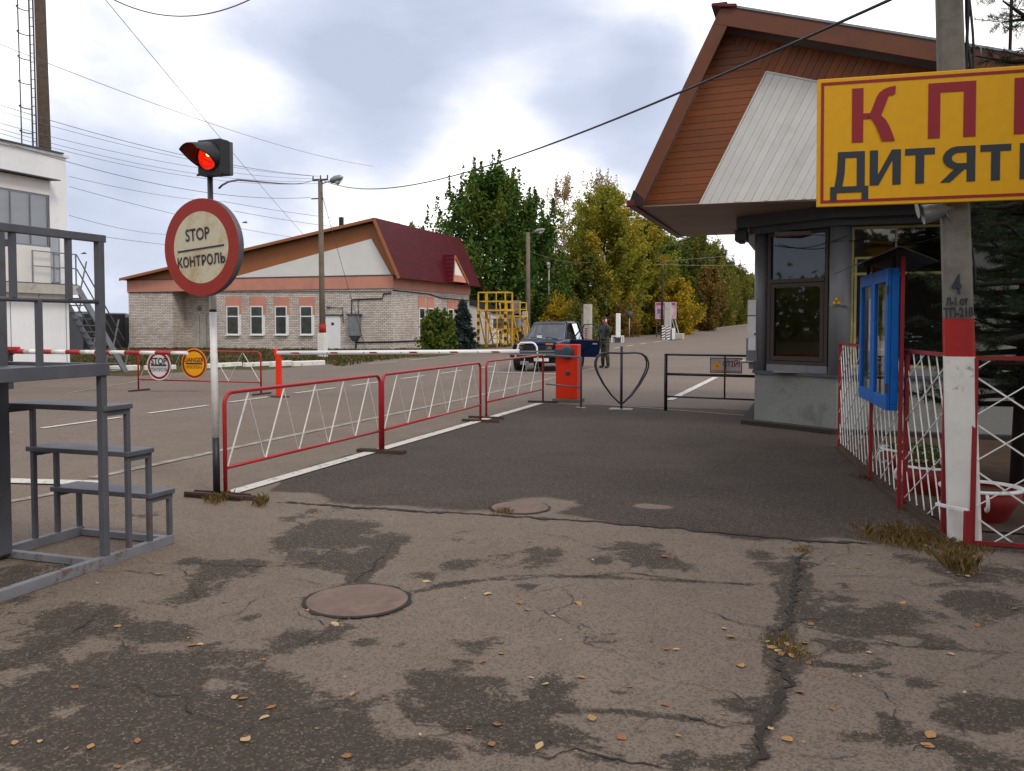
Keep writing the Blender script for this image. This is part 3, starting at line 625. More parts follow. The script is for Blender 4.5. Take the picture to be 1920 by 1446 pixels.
# radiation warning sticker on the post
m = MB(); x, y, z, h = P2[0]-.04, P2[1]-.118, 1.955, .105
m.add([(x-h*.6, y, z), (x+h*.6, y, z), (x, y, z+h)], [(0, 1, 2)], 0)
for k in range(3):
    a0 = math.pi/2+k*2*math.pi/3+math.pi/3; cx, cz = x, z+h*.37
    m.add([(cx, y-.003, cz), (cx+.028*math.cos(a0-.5), y-.003, cz+.028*math.sin(a0-.5)), (cx+.03*math.cos(a0), y-.003, cz+.03*math.sin(a0)), (cx+.028*math.cos(a0+.5), y-.003, cz+.028*math.sin(a0+.5))], [(0, 1, 2, 3)], 1)
m.build('radiation_sticker', [M['yellow'], M['letter_blk']], c_post)
def window(parent, a_, b_, z0, z1, fr, fw=.06, transom=None, mull=(), dep=.07, gl='glass', inner=None, pane_back=.03, sill=False, name='window'):
    """window between plan points a_ and b_ (outside on the right of a->b); frame, bars, one pane object per light"""
    a_ = Vector((*a_, 0)); b_ = Vector((*b_, 0)); L_ = (b_-a_).length; ux = (b_-a_).normalized(); out = Vector((ux.y, -ux.x, 0)); T = lambda x, d, z: a_+ux*x+out*d+Vector((0, 0, z))
    m = MB()
    def bx(x0, x1, d0, d1, za, zb):
        m.add([T(x0, d1, za), T(x1, d1, za), T(x1, d0, za), T(x0, d0, za), T(x0, d1, zb), T(x1, d1, zb), T(x1, d0, zb), T(x0, d0, zb)], [(0, 3, 2, 1), (4, 5, 6, 7), (0, 1, 5, 4), (1, 2, 6, 5), (2, 3, 7, 6), (3, 0, 4, 7)])
    bx(0, fw, -dep, 0, z0, z1); bx(L_-fw, L_, -dep, 0, z0, z1); bx(fw, L_-fw, -dep, -.001, z0, z0+fw); bx(fw, L_-fw, -dep, -.001, z1-fw, z1)
    zs = [z0+fw]+([transom-fw/2, transom+fw/2] if transom else [])+[z1-fw]; xs = [fw]
    if transom: bx(fw, L_-fw, -dep, .012, transom-fw/2, transom+fw/2)
    for x in mull: bx(x-fw*.35, x+fw*.35, -dep, -.004, z0+fw, z1-fw); xs += [x-fw*.35, x+fw*.35]
    xs.append(L_-fw)
    if sill: bx(-.05, L_+.05, -.02, .10, z0-.05, z0-.005)
    w_ = m.build(name, M[fr], parent)
    for i in range(0, len(xs), 2):
        for j in range(0, len(zs), 2):
            x0, x1, za, zb = xs[i], xs[i+1], zs[j], zs[j+1]
            if inner and j == 0:
                m = MB(); g = inner
                def b2(x0_, x1_, za_, zb_): 
                    m.add([T(x0_, .0, za_), T(x1_, .0, za_), T(x1_, -.05, za_), T(x0_, -.05, za_), T(x0_, .0, zb_), T(x1_, .0, zb_), T(x1_, -.05, zb_), T(x0_, -.05, zb_)], [(0, 3, 2, 1), (4, 5, 6, 7), (0, 1, 5, 4), (1, 2, 6, 5), (2, 3, 7, 6), (3, 0, 4, 7)])
                b2(x0+.01, x0+g, za+.01, zb-.01); b2(x1-g, x1-.01, za+.01, zb-.01); b2(x0+g, x1-g, za+.01, za+g); b2(x0+g, x1-g, zb-g, zb-.01)
                m.build('sash', M[fr], w_); x0 += g; x1 -= g; za += g; zb -= g
            p = MB(); p.add([T(x0, -pane_back, za), T(x1, -pane_back, za), T(x1, -pane_back, zb), T(x0, -pane_back, zb)], [(0, 1, 2, 3)]); p.build('pane', M[gl], w_)
    return w_
d12 = (Vector(P2)-Vector(P1)).normalized()
wa = Vector(P1)+d12*.17; wb = Vector(P2)-d12*.20
window(bo, tuple(wa), tuple(wb), 1.0, 3.12, 'frame_br', .06, 2.34, inner=.075)
MB().prism([(wa.x, wa.y, .89), (wb.x, wb.y, .89), (wb.x+.05, wb.y+.07, .89), (wa.x+.05, wa.y+.07, .89)], (0, 0, .11)).build('apron', M['booth_metal'], bo)
window(bo, (.52, .20), (1.92, .20), 1.0, 3.11, 'frame_y', .04, 2.40, mull=(.62,))
m = MB(); 
for (x0, x1, z0, z1) in ((.57, 1.10, 2.62, 2.655), (.57, .605, 1.05, 2.62),): m.box(x0, x1, .185, .215, z0, z1)
m.build('casement_trim', M['frame_y'], bo)
MB().box(.52, 1.92, .2, .3, .89, 1.0).build('apron', M['booth_metal'], bo)
window(bo, (-.86, 2.55), (-.86, 1.3), 1.0, 3.12, 'frame_br', .06, 2.34)
MB().box(-.86, -.80, 1.3, 2.6, .89, 1.0).build('apron', M['booth_metal'], bo)
# open ventilation leaf and pay ledge on the road side of the bay
m = MB(); m.box(-1.16, -.87, 1.15, 1.62, 1.00, 1.03); m.box(-1.02, -.88, 1.2, 1.5, .9, .997); m.build('counter_ledge', M['metal_tray'], bo)
# paper bundle
for k, (z0, z1, dx) in enumerate(((1.50, 1.78, .01), (1.80, 2.05, .012), (1.22, 1.47, .0))):
    m = MB(); m.box(-1.02-dx, -.90, 1.02, 1.026, z0, z1); m.build('notice_sheet', M['paper'], bo)
m = MB(); m.box(-1.05, -.88, 1.03, 1.05, 1.04, 1.42); m.build('shutter_leaf', M['booth_metal'], bo)
m = MB(); m.box(-1.25, -1.05, .95, 1.35, 3.02, 3.2); m.box(-1.2, -1.1, 1.0, 1.3, 2.99, 3.02); m.build('soffit_lamp', M['booth_dark'], bo, .02)
m = MB(); pts = [(-.75+.12*i, .95-.087*i-.12, 2.95-.12*math.sin(math.pi*i/10)) for i in range(11)]; m.tube(pts, .007, 5); m.tube([(.45+.18*i, .14, 2.88+.05*math.sin(i)) for i in range(9)], .006, 5); m.build('loose_cable', M['wire'], bo)
# ---- roof: gable plane at s = 13.15
GS = 13.15; gy = GS-BS
def gp(px, py, s=GS): return onS(px, py, s)
pk = gp(1352, 14, GS-.32); el_ = gp(1181, 378, GS-.32); rr_ = gp(1900, 104, GS-.32)
rs = (pk[1]-rr_[1])/(rr_[0]-pk[0]); RE = 8.2
er = (RE, pk[1]-rs*(RE-pk[0]))
yf, yb = gy-.32, 3.75
def roofprof(t):     # shell thickness measured straight down / inward
    ls = (pk[1]-el_[1])/(pk[0]-el_[0]); nL = Vector((ls, -1)).normalized(); 
    return [el_, pk, er, (er[0], er[1]-t), (pk[0]+.01, pk[1]-t*1.9), (el_[0]+t*1.0, el_[1]-.0)]
pf = roofprof(.10)
m = MB(); m.prism([(p[0], yf+.025, p[1]) for p in pf], (0, yb-yf, 0), 0); m.build('roof', M['roof_red'], bo)
# rake fascia boards, ridge cap, eave end
def fascia(p, q, wd, y0, y1, name='fascia', mat='brown_dark', drop=0.0):
    p, q = Vector(p), Vector(q); d = (q-p).normalized(); n_ = Vector((d.y, -d.x)); n_ = n_ if n_.y < 0 else -n_
    if abs(d.x) < abs(d.y): n_ = Vector((abs(n_.x), -abs(n_.y)))
    a_, b_ = p+n_*drop, q+n_*drop
    m = MB(); m.prism([(a_.x, y0, a_.y), (b_.x, y0, b_.y), (b_.x+n_.x*wd, y0, b_.y+n_.y*wd), (a_.x+n_.x*wd, y0, a_.y+n_.y*wd)], (0, y1-y0, 0)); return m.build(name, M[mat], bo, .006)
fascia(el_, pk, .20, yf-.03, yf+.02); fascia(pk, er, .24, yf-.034, yf+.016)
dl = (Vector(pk)-Vector(el_)).normalized()
m = MB(); m.bar((pk[0]-.02, yf-.06, pk[1]+.03), (pk[0]-.02, yb, pk[1]+.03), .22, .05); m.bar((pk[0]-.04, yf-.06, pk[1]+.01), (pk[0]+.22, yf-.06, pk[1]-.02), .05, .05); m.build('ridge_cap', M['roof_red'], bo, .01)
fascia((pk[0]+.1, pk[1]+.02), (er[0], er[1]+.045), .03, yf-.05, yf+.02, 'roof_edge', 'galv')
m = MB(); m.bar((el_[0]+.02, yf-.05, el_[1]-.03), (el_[0]+.02, yb, el_[1]-.03), .12, .09); m.build('eave_board', M['roof_red'], bo, .01)
m = MB(); m.prism([(el_[0]-.02, yf-.034, el_[1]-.06), (el_[0]+.20, yf-.034, el_[1]-.08), (el_[0]+.21, yf-.034, el_[1]+.03), (el_[0]+.06, yf-.034, el_[1]+.16)], (0, .03, 0)); m.build('fascia_end', M['bark_dark'], bo)
# rake soffits (undersides between fascia and gable wall)
def soff(p, q, t):
    p, q = Vector(p), Vector(q); d = (q-p).normalized(); n_ = Vector((d.y, -d.x)); n_ = Vector((abs(n_.x), -abs(n_.y))) if d.y > 0 else Vector((-abs(n_.x), -abs(n_.y)))
    a_, b_ = p+n_*t, q+n_*t
    for k in range(2):
        y0 = yf+.03+k*.15; m = MB(); m.prism([(a_.x, y0, a_.y), (b_.x, y0, b_.y), (b_.x, y0+.145, b_.y), (a_.x, y0+.145, a_.y)], (n_.x*.02, 0, n_.y*.02)); m.build('plank', M['brown'], bo)
soff(el_, pk, .10); soff(pk, er, .13)
# gable siding
gz = 3.405
SOF = [gp(1196, 391), gp(1536, 378)]
ls = (pk[1]-el_[1])/(pk[0]-el_[0]); inn = .13
gl0 = (el_[0]+inn*1.1, gz); gpk = (pk[0]+.03, pk[1]-.26); gr0 = (6.9, gpk[1]-rs*(6.9-gpk[0])); 
wq = [gp(1312, 383), gp(1437, 135), gp(1530, 153)]
wbl = (wq[0][0], gz); wtl = wq[1]; slope_t = (wq[2][1]-wq[1][1])/(wq[2][0]-wq[1][0]); wtr = (6.0, wtl[1]+slope_t*(6.0-wtl[0])); wbr = (6.0, gz)
angL = math.atan2(wtl[1]-wbl[1], wtl[0]-wbl[0])
MB().prism([(p[0], gy+.03, p[1]) for p in (gl0, (6.9, gz), gr0, gpk)], (0, .1, 0)).build('gable_wall', M['brown_dark'], bo)
def boards(poly, ang, pitch, gap, mat, y0, y1, zk=0):
    for q in strips(poly, ang, pitch, gap):
        MB().prism([(p[0], y0+random.uniform(0, .003), p[1]) for p in q], (0, y1-y0, 0)).build('plank', M[mat], bo)
boards([gl0, wbl, wtl, gpk], R_(1.5), .098, .006, 'brown', gy, gy+.03)
boards([wtl, wtr, gr0, gpk], angL, .098, .006, 'brown', gy, gy+.03)
boards([wbl, wbr, wtr, wtl], angL, .105, .0035, 'panelw', gy-.012, gy+.008)
MB().prism([(p[0], gy+.009, p[1]) for p in (wbl, wbr, wtr, wtl)], (0, .02, 0)).build('gable_backing', M['render_w'], bo)
m = MB(); 
for a_, b_ in ((wbl, wtl), (wtl, wtr)): m.bar((a_[0], gy-.012, a_[1]), (b_[0], gy-.012, b_[1]), .02, .02)
m.build('edge_strip', M['panelw'], bo)
# eave soffit of lengthwise boards
y = gy-.01; k = 0
while y < yb-.02:
    MB().box(el_[0]+.04, 6.9, y, min(y+.145, yb), 3.40, 3.415).build('plank', M['soffit'], bo); y += .15
MB().box(el_[0]+.05, 6.9, gy, yb, 3.42, 3.46).build('ceiling_board', M['brown_dark'], bo)
# aerial mast and overflow pipe on the roof
m = MB(); q = gp(1893, 105, 13.6); m.cyl((q[0], -.4, q[1]-.3), (q[0]+.02, -.4, q[1]+2.5), .022, n=8); m.build('aerial_mast', M['steel_dark'], bo)
q = gp(1838, 95, GS-.36); m = MB(); m.tube([(q[0]-.12, yf-.06, q[1]+.05), (q[0]-.02, yf-.08, q[1]+.05), (q[0], yf-.08, q[1]+.02), (q[0], yf-.08, q[1]-.14)], .012, 6); m.build('cable_conduit', M['galv'], bo)
# ================================================================== CONCRETE POLE WITH BIG YELLOW SIGN
b0 = G(1808, 1015); top = D(1770, -330, b0.y-.05)
pole = thing('concrete_pole', 'grey concrete pole with red band and whitewashed foot holding up the yellow sign', 'pole', b0, R_(-20))
ax = (top-b0); ax = Matrix.Rotation(R_(20), 3, 'Z') @ ax
def pseg(z0, z1, name, mat, grow_=0.):
    m = MB(); ws = []
    for z in (z0, z1):
        c = ax*(z/ax.z); k = z/ax.z; hw = .106-.026*k+grow_; hd = .10-.02*k+grow_; ch = .022
        ws.append([(c.x+x, c.y+y, c.z) for x, y in ((-hw+ch, -hd), (hw-ch, -hd), (hw, -hd+ch), (hw, hd-ch), (hw-ch, hd), (-hw+ch, hd), (-hw, hd-ch), (-hw, -hd+ch))])
    m.add(ws[0]+ws[1], [tuple(reversed(range(8))), tuple(range(8, 16))]+[(i, (i+1) % 8, 8+(i+1) % 8, 8+i) for i in range(8)]); return m.build(name, M[mat], pole)
zr0 = EYE-60*b0.y/FPX; zr1 = EYE+11*b0.y/FPX
pseg(0, zr0, 'painted_foot', 'limewash', .003); pseg(zr0, zr1, 'painted_band', 'redband', .002); sh = pseg(zr1, ax.z, 'shaft', 'concrete')
for body, px, py, sz, of in (('4', 1794, 535, .20, -.002), ('Л-1 от', 1794, 566, .076, -.001), ('ТП-218', 1797, 587, .094, -.001)):
    P = D(px, py, b0.y-.115); v = Matrix.Rotation(R_(20), 3, 'Z') @ (P-b0)
    t_ = text(body, sz, M['letter_blk'], pole, (v.x, v.y-.012, v.z), 'painted_number', .0042, .66, tilt=R_(-3)); 
    v2 = ax*(v.z/ax.z); hd = .10-.02*v.z/ax.z; t_.location.y = v2.y-hd-.010
m = MB()
for dx, ph, r in ((.125, 0, .012), (.15, 2, .010), (.137, 4, .009)):
    m.tube([(ax.x*z/ax.z+dx-.02*z/ax.z+.014*math.sin(z*5+ph), ax.y*z/ax.z-.02+.01*math.cos(z*4+ph), z) for z in np.arange(3.3, ax.z, .12)], r, 5)
m.build('down_cable', M['wire'], pole)
m = MB(); m.tube([(ax.x*z/ax.z+.10+.02*math.sin(z*7), ax.y*z/ax.z-.02, z) for z in np.arange(1.9, 2.75, .1)], .008, 5); m.build('down_cable', M['wire'], pole)
# the sign
A1 = D(1531, 387, 6.63); A2 = D(1920, 372, 6.30); hx = (A2-A1); hx.z = 0; hx.normalize(); rzS = math.atan2(hx.y, hx.x); SW, SH = 2.0, .945
sg = thing('place_sign', 'big yellow sign with red and black Cyrillic capitals on the concrete pole', 'sign', A1+hx*SW/2, rzS)
sg.rotation_euler = (0, R_(-.4), rzS)
MB().box(-SW/2, SW/2, 0, .03, 0, SH).build('board', M['yellow'], sg, .006)
m = MB(); i_, t_ = .028, .020
for x0, x1, z0, z1 in ((-SW/2+i_, SW/2-i_, i_, i_+t_), (-SW/2+i_, SW/2-i_, SH-i_-t_, SH-i_), (-SW/2+i_, -SW/2+i_+t_, i_+t_, SH-i_-t_), (SW/2-i_-t_, SW/2-i_, i_+t_, SH-i_-t_)): m.box(x0, x1, -.004, .001, z0, z1)
m.build('border', M['letter_red'], sg)
m = MB(); m.bar((-.0, .05, .2), (-.0, .05, .8), .06, .04); m.box(-.14, .14, .03, .06, .25, .29); m.box(-.14, .14, .03, .06, .68, .72); m.build('bracket', M['galv'], sg)
U = .00371
def sx(px): return (px-1532)*U-SW/2
def letter(strokes, mat, name='letter'):
    m = MB()
    for i, st_ in enumerate(strokes): m.prism([(x, -.001, z) for x, z in st_], (0, -.003-.0004*i, 0))
    return m.build(name, mat, sg)
def rect(x0, x1, z0, z1): return [(x0, z0), (x1, z0), (x1, z1), (x0, z1)]
zt, zb_ = SH-.085, SH-.480; hR = zt-zb_
def letP(x0, w_): letter([rect(x0, x0+.080, zb_, zt), rect(x0+w_-.080, x0+w_, zb_, zt), rect(x0+.080, x0+w_-.080, zt-.068, zt)], M['letter_red'])
def curve_band(pts, wd):
    out = []
    for (x0, z0), (x1, z1) in zip(pts[:-1], pts[1:]): out.append([(x0-wd/2, z0), (x0+wd/2, z0), (x1+wd/2, z1), (x1-wd/2, z1)])
    return out
x0 = sx(1598)
letter([rect(x0, x0+.078, zb_, zt), rect(x0+.078, x0+.125, zb_+hR*.50-.03, zb_+hR*.50+.012)]+[[(x0+.115, zb_+hR*.44), (x0+.185, zb_+hR*.40), (x0+.200, zb_+hR*.50), (x0+.130, zb_+hR*.56)]] +
       curve_band([(x0+.155, zb_+hR*.44), (x0+.170, zb_+hR*.54), (x0+.190, zb_+hR*.68), (x0+.210, zb_+hR*.82), (x0+.232, zb_+hR*.91)], .082) + [[(x0+.191, zb_+hR*.90), (x0+.273, zb_+hR*.83), (x0+.296, zb_+hR*.86), (x0+.298, zt), (x0+.255, zt-.005), (x0+.215, zt-.02)]] +
       curve_band([(x0+.150, zb_+hR*.49), (x0+.185, zb_+hR*.40), (x0+.215, zb_+hR*.26), (x0+.252, zb_)], .088), M['letter_red'])
letP(sx(1738), .315); letP(sx(1890), .315)
zt2, zb2 = SH-.545, SH-.800; h2 = zt2-zb2
K_ = M['letter_blk']
def letT(x0, w_=.200): letter([rect(x0, x0+w_, zt2-.048, zt2), rect(x0+w_/2-.029, x0+w_/2+.029, zb2, zt2-.048)], K_)
def letI(x0, w_=.212): letter([rect(x0, x0+.056, zb2, zt2), rect(x0+w_-.056, x0+w_, zb2, zt2), [(x0+.056, zb2), (x0+.062, zb2+.002), (x0+w_-.056, zt2-.075), (x0+w_-.056, zt2), (x0+w_-.062, zt2), (x0+.056, zb2+.075)]], K_)
x0 = sx(1558)
letter([[(x0+.052, zt2), (x0+.24, zt2), (x0+.24, zt2-.045), (x0+.052, zt2-.045)], rect(x0+.185, x0+.24, zb2, zt2-.045), [(x0+.052, zt2-.045), (x0+.104, zt2-.045), (x0+.100, zb2+.10), (x0+.085, zb2), (x0+.030, zb2), (x0+.046, zb2+.10)], rect(x0, x0+.265, zb2-.045, zb2), rect(x0, x0+.045, zb2-.105, zb2-.045), rect(x0+.22, x0+.265, zb2-.105, zb2-.045)], K_)
letI(sx(1632)); letT(sx(1697))
x0 = sx(1764); w_ = .220
arc = [(x0+.115, zt2)]+[(x0+.105-.100*math.sin(a_), zt2-.082+.082*math.cos(a_)) for a_ in np.linspace(.1, math.pi, 9)]; arci = [(x0+.125, zt2-.045)]+[(x0+.118-.055*math.sin(a_), zt2-.083+.040*math.cos(a_)) for a_ in np.linspace(.1, math.pi, 9)]
ya = [[arc[i], arc[i+1], arci[i+1], arci[i]] for i in range(len(arc)-1)]
letter([rect(x0+w_-.056, x0+w_, zb2, zt2), rect(x0+.115, x0+w_-.056, zt2-.045, zt2), rect(x0+.105, x0+w_-.056, zt2-.165, zt2-.122), [(x0-.012, zb2), (x0+.055, zb2), (x0+.150, zt2-.165), (x0+.078, zt2-.165)]]+ya, K_)
letT(sx(1832))
x0 = sx(1901); letter([rect(x0, x0+.056, zb2, zt2), [(x0+.056, zb2+.105), (x0+.056, zb2+.155), (x0+.145, zt2), (x0+.215, zt2), (x0+.115, zb2+.13), (x0+.225, zb2), (x0+.155, zb2)]], K_)
letI(sx(1957))
# floodlight under the sign
P = D(1757, 397, b0.y-.06)
fl = thing('floodlight', 'grey bell shaped floodlight clamped to the pole just beneath the yellow sign', 'floodlight', P, R_(-15))
m = MB(); m.lathe([(.03, -.09), (.045, -.06), (.075, 0), (.095, .10), (.105, .17), (.098, .17), (.07, .02)], 20, (-.03, 0, .0), axis='x'); o = m.build('housing', M['galv'], fl); o.rotation_euler = (0, R_(12), math.pi)
m = MB(); m.disc((0, 0, 0), .1, 20, axis='z'); o = m.build('lens', M['lampglass'], fl); o.rotation_euler = (0, R_(78), 0); o.location = (-.19, 0, .035)
m = MB(); m.tube([(.02, 0, .05), (.07, -.03, .0), (.10, -.04, -.06), (.13, -.02, -.10), (.17, .02, -.1)], .008, 6); m.box(.05, .16, -.02, .04, .02, .05); m.build('bracket', M['galv'], fl)
fl.scale = (.72, .72, .72)
# ================================================================== LATTICE FENCE, CABINET, PLANTERS
def lattice(a_, b_, z1, name_lab, group='lattice fence panels', zb0=.06, wide=False):
    """red framed panel with white crossed rods between ground points a_ and b_"""
    a_ = Vector(a_); b_ = Vector(b_); d = b_-a_; L_ = Vector((d.x, d.y)).length; rz = math.atan2(d.y, d.x)
    t = thing('lattice_fence', name_lab, 'fence', a_, rz, group)
    m = MB()
    for x in (0, L_): m.bar((x, 0, 0), (x, 0, z1), .036, .036)
    m.bar((0, 0, z1), (L_, 0, z1), .035, .03); m.build('frame', M['red_dark'], t)
    rw = .028 if wide else .012
    MB().bar((0.02, 0, zb0), (L_-.02, 0, zb0), rw, rw).build('bottom_rail', M['red_dark' if wide else 'rusty'], t)
    z0 = zb0+.02; H = z1-.02-z0
    poly = [(.02, z0), (L_-.02, z0), (L_-.02, z0+H), (.02, z0+H)]
    for sgn in (1, -1):
        an, off = (R_(35)*sgn, .283) if wide else ((R_(28), .31) if sgn > 0 else (R_(-66), .185))
        for q in strips(poly, an, off, off-(.0125 if sgn < 0 else .008)):
            if len(q) < 3: continue
            cxm = sum(p[0] for p in q)/len(q); 
            m = MB(); m.prism([(x, -.008*sgn-.004, z) for x, z in q], (0, .008, 0)); m.build('lattice_rod', M['whitep'], t)
    return t
F0, F1, F2, F3 = WE(7.62, .99), WE(8.62, .80), WE(10.2, .60), WE(12.45, .34)
lattice(F1, F0, 1.41, 'red framed lattice fence panel nearest the concrete pole, beside blue cabinet')
lattice(F2, F1, 1.41, 'red framed lattice fence panel directly behind the blue cabinet')
lattice(F3, F2, 1.40, 'red framed lattice fence panel farthest along, in front of booth plinth')
gl_ = D(1822, 1015, 6.52); gl_.z = 0
lattice((gl_.x, gl_.y, 0), (gl_.x+1.9*CA, gl_.y-1.9*SA, 0), 1.40, 'lattice gate panel right of the concrete pole showing wide white diamonds', zb0=.02, wide=True)
t = thing('fence_tie', 'short flaking white bar tying fence post to gate post across pole foot', 'bar', D(1770, 952, 6.45), 0); a_ = D(1755, 945, 6.6)-t.location; b_ = D(1815, 958, 6.38)-t.location
MB().bar(a_, b_, .022, .022).build('bar', M['whitep'], t); MB().bar(b_, b_+Vector((.0, 0, -b_.z-t.location.z)), .045, .04).build('stub_post', M['red_dark'], t)
# narrow kerb under the fence
kb = MB()
for p, q in ((F3, F2), (F2, F1), (F1, F0)): kb.bar(p+Vector((0, 0, .012)), q+Vector((0, 0, .012)), .07, .03)
tag(kb.build('kerb', M['soil']), kind='structure')
# blue notice cabinet
c0 = D(1664, 770, 7.82); c1 = D(1612, 742, 9.35); d = c0-c1; d.z = 0; CL = d.length
cb = thing('notice_cabinet', 'tall blue glazed notice cabinet under a small tin roof on red posts', 'notice cabinet', (c1.x, c1.y, 0), math.atan2(d.y, d.x))
zb1, zt1, DP = .88, 2.15, .085
m = MB(); m.box(0, CL, .02, DP, zb1, zb1+.05); m.box(0, CL, .02, DP, zt1-.05, zt1); m.box(0, .04, .02, DP, zb1+.05, zt1-.05); m.box(CL-.04, CL, .02, DP, zb1+.05, zt1-.05); m.box(.04, CL-.04, DP-.02, DP, zb1+.05, zt1-.05); m.build('case', M['blue'], cb, .006)
for k in range(2):
    x0, x1 = k*CL/2+.004, (k+1)*CL/2-.004; m = MB(); fw = .105
    m.box(x0, x0+fw, -.015, .018, zb1, zt1); m.box(x1-fw, x1, -.015, .018, zb1, zt1); m.box(x0+fw, x1-fw, -.015, .018, zb1, zb1+.12); m.box(x0+fw, x1-fw, -.015, .018, zt1-.12, zt1)
    dr = m.build('door', M['blue'], cb, .005)
    MB().add([(x0+fw, .004, zb1+.12), (x1-fw, .004, zb1+.12), (x1-fw, .004, zt1-.12), (x0+fw, .004, zt1-.12)], [(0, 1, 2, 3)]).build('pane', M['glass_cab'], dr)
    for z in (zb1+.2, zt1-.2): MB().box(x1-.012 if k else x0, x1+.004 if k else x0+.016, -.022, .0, z-.04, z+.04).build('hinge', M['steel_dark'], dr)
MB().box(.05, CL-.05, DP-.024, DP-.021, zb1+.06, zt1-.06).build('backing', pm('cream backing board', c8(206, 196, 160, .8), .8, var=.15, scale=4), cb)
for k, (x, z, w_, h) in enumerate(((.28, 1.15, .24, .33), (.28, 1.55, .26, .36), (.62, 1.1, .2, .28), (1.0, 1.2, .26, .34), (1.3, 1.1, .22, .3), (1.05, 1.62, .3, .25), (1.35, 1.5, .2, .34), (.6, 1.6, .2, .32))):
    if x+w_/2 < CL-.1: MB().box(x-w_/2, x+w_/2, DP-.030, DP-.0255, z, z+h).build('notice_sheet', M['paper'], cb)
for x in (.06, CL-.0): MB().bar((x+.0, DP+.022, 0), (x+.0, DP+.022, zt1+.1), .032, .032).build('post', M['red_dark'], cb)
for sg_ in (-1, 1):
    m = MB(); y0, y1, zz0, zz1 = DP*.6, DP*.6+sg_*.31, zt1+.17, zt1+.035
    m.prism([(-.12, y0, zz0), (CL+.16, y0, zz0), (CL+.16, y1, zz1), (-.12, y1, zz1)], (0, 0, .012)); m.build('roof_sheet', M['bitumen'], cb)
m = MB(); m.bar((-.1, DP*.6, zt1+.13), (CL+.1, DP*.6, zt1+.13), .04, .05); m.bar((.1, DP*.6, zt1), (.1, DP*.6, zt1+.12), .03, .03); m.bar((CL-.1, DP*.6, zt1), (CL-.1, DP*.6, zt1+.12), .03, .03); m.build('roof_bearer', M['bark_dark'], cb)
# cup shaped planters
for k, (px, py, Y_, dia, lab, hand) in enumerate(((1710, 880, 9.6, .68, 'red cup shaped planter farthest back behind the lattice fence', 0), (1745, 925, 8.5, .62, 'middle red cup shaped planter behind lattice fence, half hidden by pole', 0), (1838, 975, 7.35, .66, 'nearest red cup shaped planter, its white rim and ring handle right of pole', 1))):
    p = D(px, py, Y_); p.z = 0; t = thing('cup_planter', lab, 'planter', p, R_(-165 if hand else 20), 'red cup planters'); r = dia/2
    m = MB(); m.lathe([(r*.52, .0), (r*.60, .03), (r*.80, .14), (r*.97, .275), (r*.93, .275), (r*.8, .2)], 28); m.build('bowl', M['terra'], t)
    m = MB(); m.lathe([(r*.94, .272), (r*.985, .272), (r*.99, .290), (r*.84, .294), (r*.83, .27)], 28); m.build('rim', M['whitep'], t)
    m = MB(); m.disc((0, 0, .24), r*.8, 24, axis='z'); m.build('soil', M['soil'], t)
    m = MB(); m.tube([(r*.93+.0+.062*math.sin(a_), 0, .20+.065*math.cos(a_)) for a_ in np.linspace(0, 2*math.pi, 14)][:-1], .014, 6, closed=True); h_ = m.build('handle', M['whitep'], t); h_.rotation_euler = (0, 0, R_(55 if hand else 160))
    if k == 1 or k == 0:
        n = 260; an = NR.uniform(0, 6.28, n); rr = r*.7*np.sqrt(NR.uniform(0, 1, n)); cen = np.stack([rr*np.cos(an), rr*np.sin(an), .26+NR.uniform(0, .16, n)*(k+.4)], 1)
        tag(quads('bedding_plant', cen, NR.uniform(.03, .07, n), NR.uniform(0, .6, n), LF['green'], t), kind='stuff')

fbm = MB(); bedp = [W(7.9, 1.08), W(8.6, .86), W(10.2, .66), W(12.4, .42), W(13.9, .65), W(13.9, 9), W(7.75, 9), W(7.75, 1.3)]
fbm.add([(p.x, p.y, .014) for p in bedp], [tuple(range(len(bedp)))]); tag(fbm.build('soil_bed', M['soil']), kind='structure')
# ================================================================== GUARD RAILS, TURNSTILE, GATE
def rail_panel(name_lab, s, l, rz, Ln, npk, group='red and white guard rail panels', zb=.285, zt=1.0):
    t = at('guard_rail', name_lab, 'guard rail', s, l, rz, group)
    m = MB(); rc = .11; pts = [(0, 0, 0), (0, 0, zt-rc)]+[(0, rc-rc*math.cos(a_), zt-rc+rc*math.sin(a_)) for a_ in np.linspace(.3, 1.4, 4)]+[(0, rc, zt), (0, Ln-rc, zt)]+[(0, Ln-rc+rc*math.sin(a_), zt-rc+rc*math.cos(a_)) for a_ in np.linspace(.3, 1.4, 4)]+[(0, Ln, zt-rc), (0, Ln, 0)]
    m.tube(pts, .020, 10); m.build('frame', M['red'], t)
    MB().tube([(0, .02, zb), (0, Ln-.02, zb)], .0175, 8).build('bottom_rail', M['red'], t)
    st_ = (Ln-.06)/npk
    for k in range(npk):
        y0 = .03+k*st_; MB().bar((.006, y0, zb+.01), (.006, y0+st_*.5+.03, zt-.02), .0135, .010, up=(1, 0, 0)).build('slat', M['whitep'], t)
        MB().bar((-.008, y0+st_*.5+.04, zt-.02), (-.008, y0+st_, zb+.01), .006, .005, up=(1, 0, 0)).build('slat', M['whitep'], t)
    for y in (.0, Ln):
        m = MB(); m.bar((-.32, y-.035, .022), (.34, y-.035, .022), .03, .04); m.bar((-.30, y+.035, .018), (.31, y+.035, .018), .025, .034); m.box(-.06, .06, y-.03, y+.03, .0, .03); m.build('foot', M['rusty'], t)
    return t
rail_panel('red guard rail with white slats nearest the camera, beside the stop sign post', 6.98, -5.27, R_(-.6), 3.10, 5)
rail_panel('middle red guard rail with white slats of the row along the road', 10.16, -5.24, R_(1.2), 3.72, 5)
rail_panel('far red guard rail with white slats ending at the orange barrier box', 14.38, -5.40, R_(-.6), 3.3, 4)
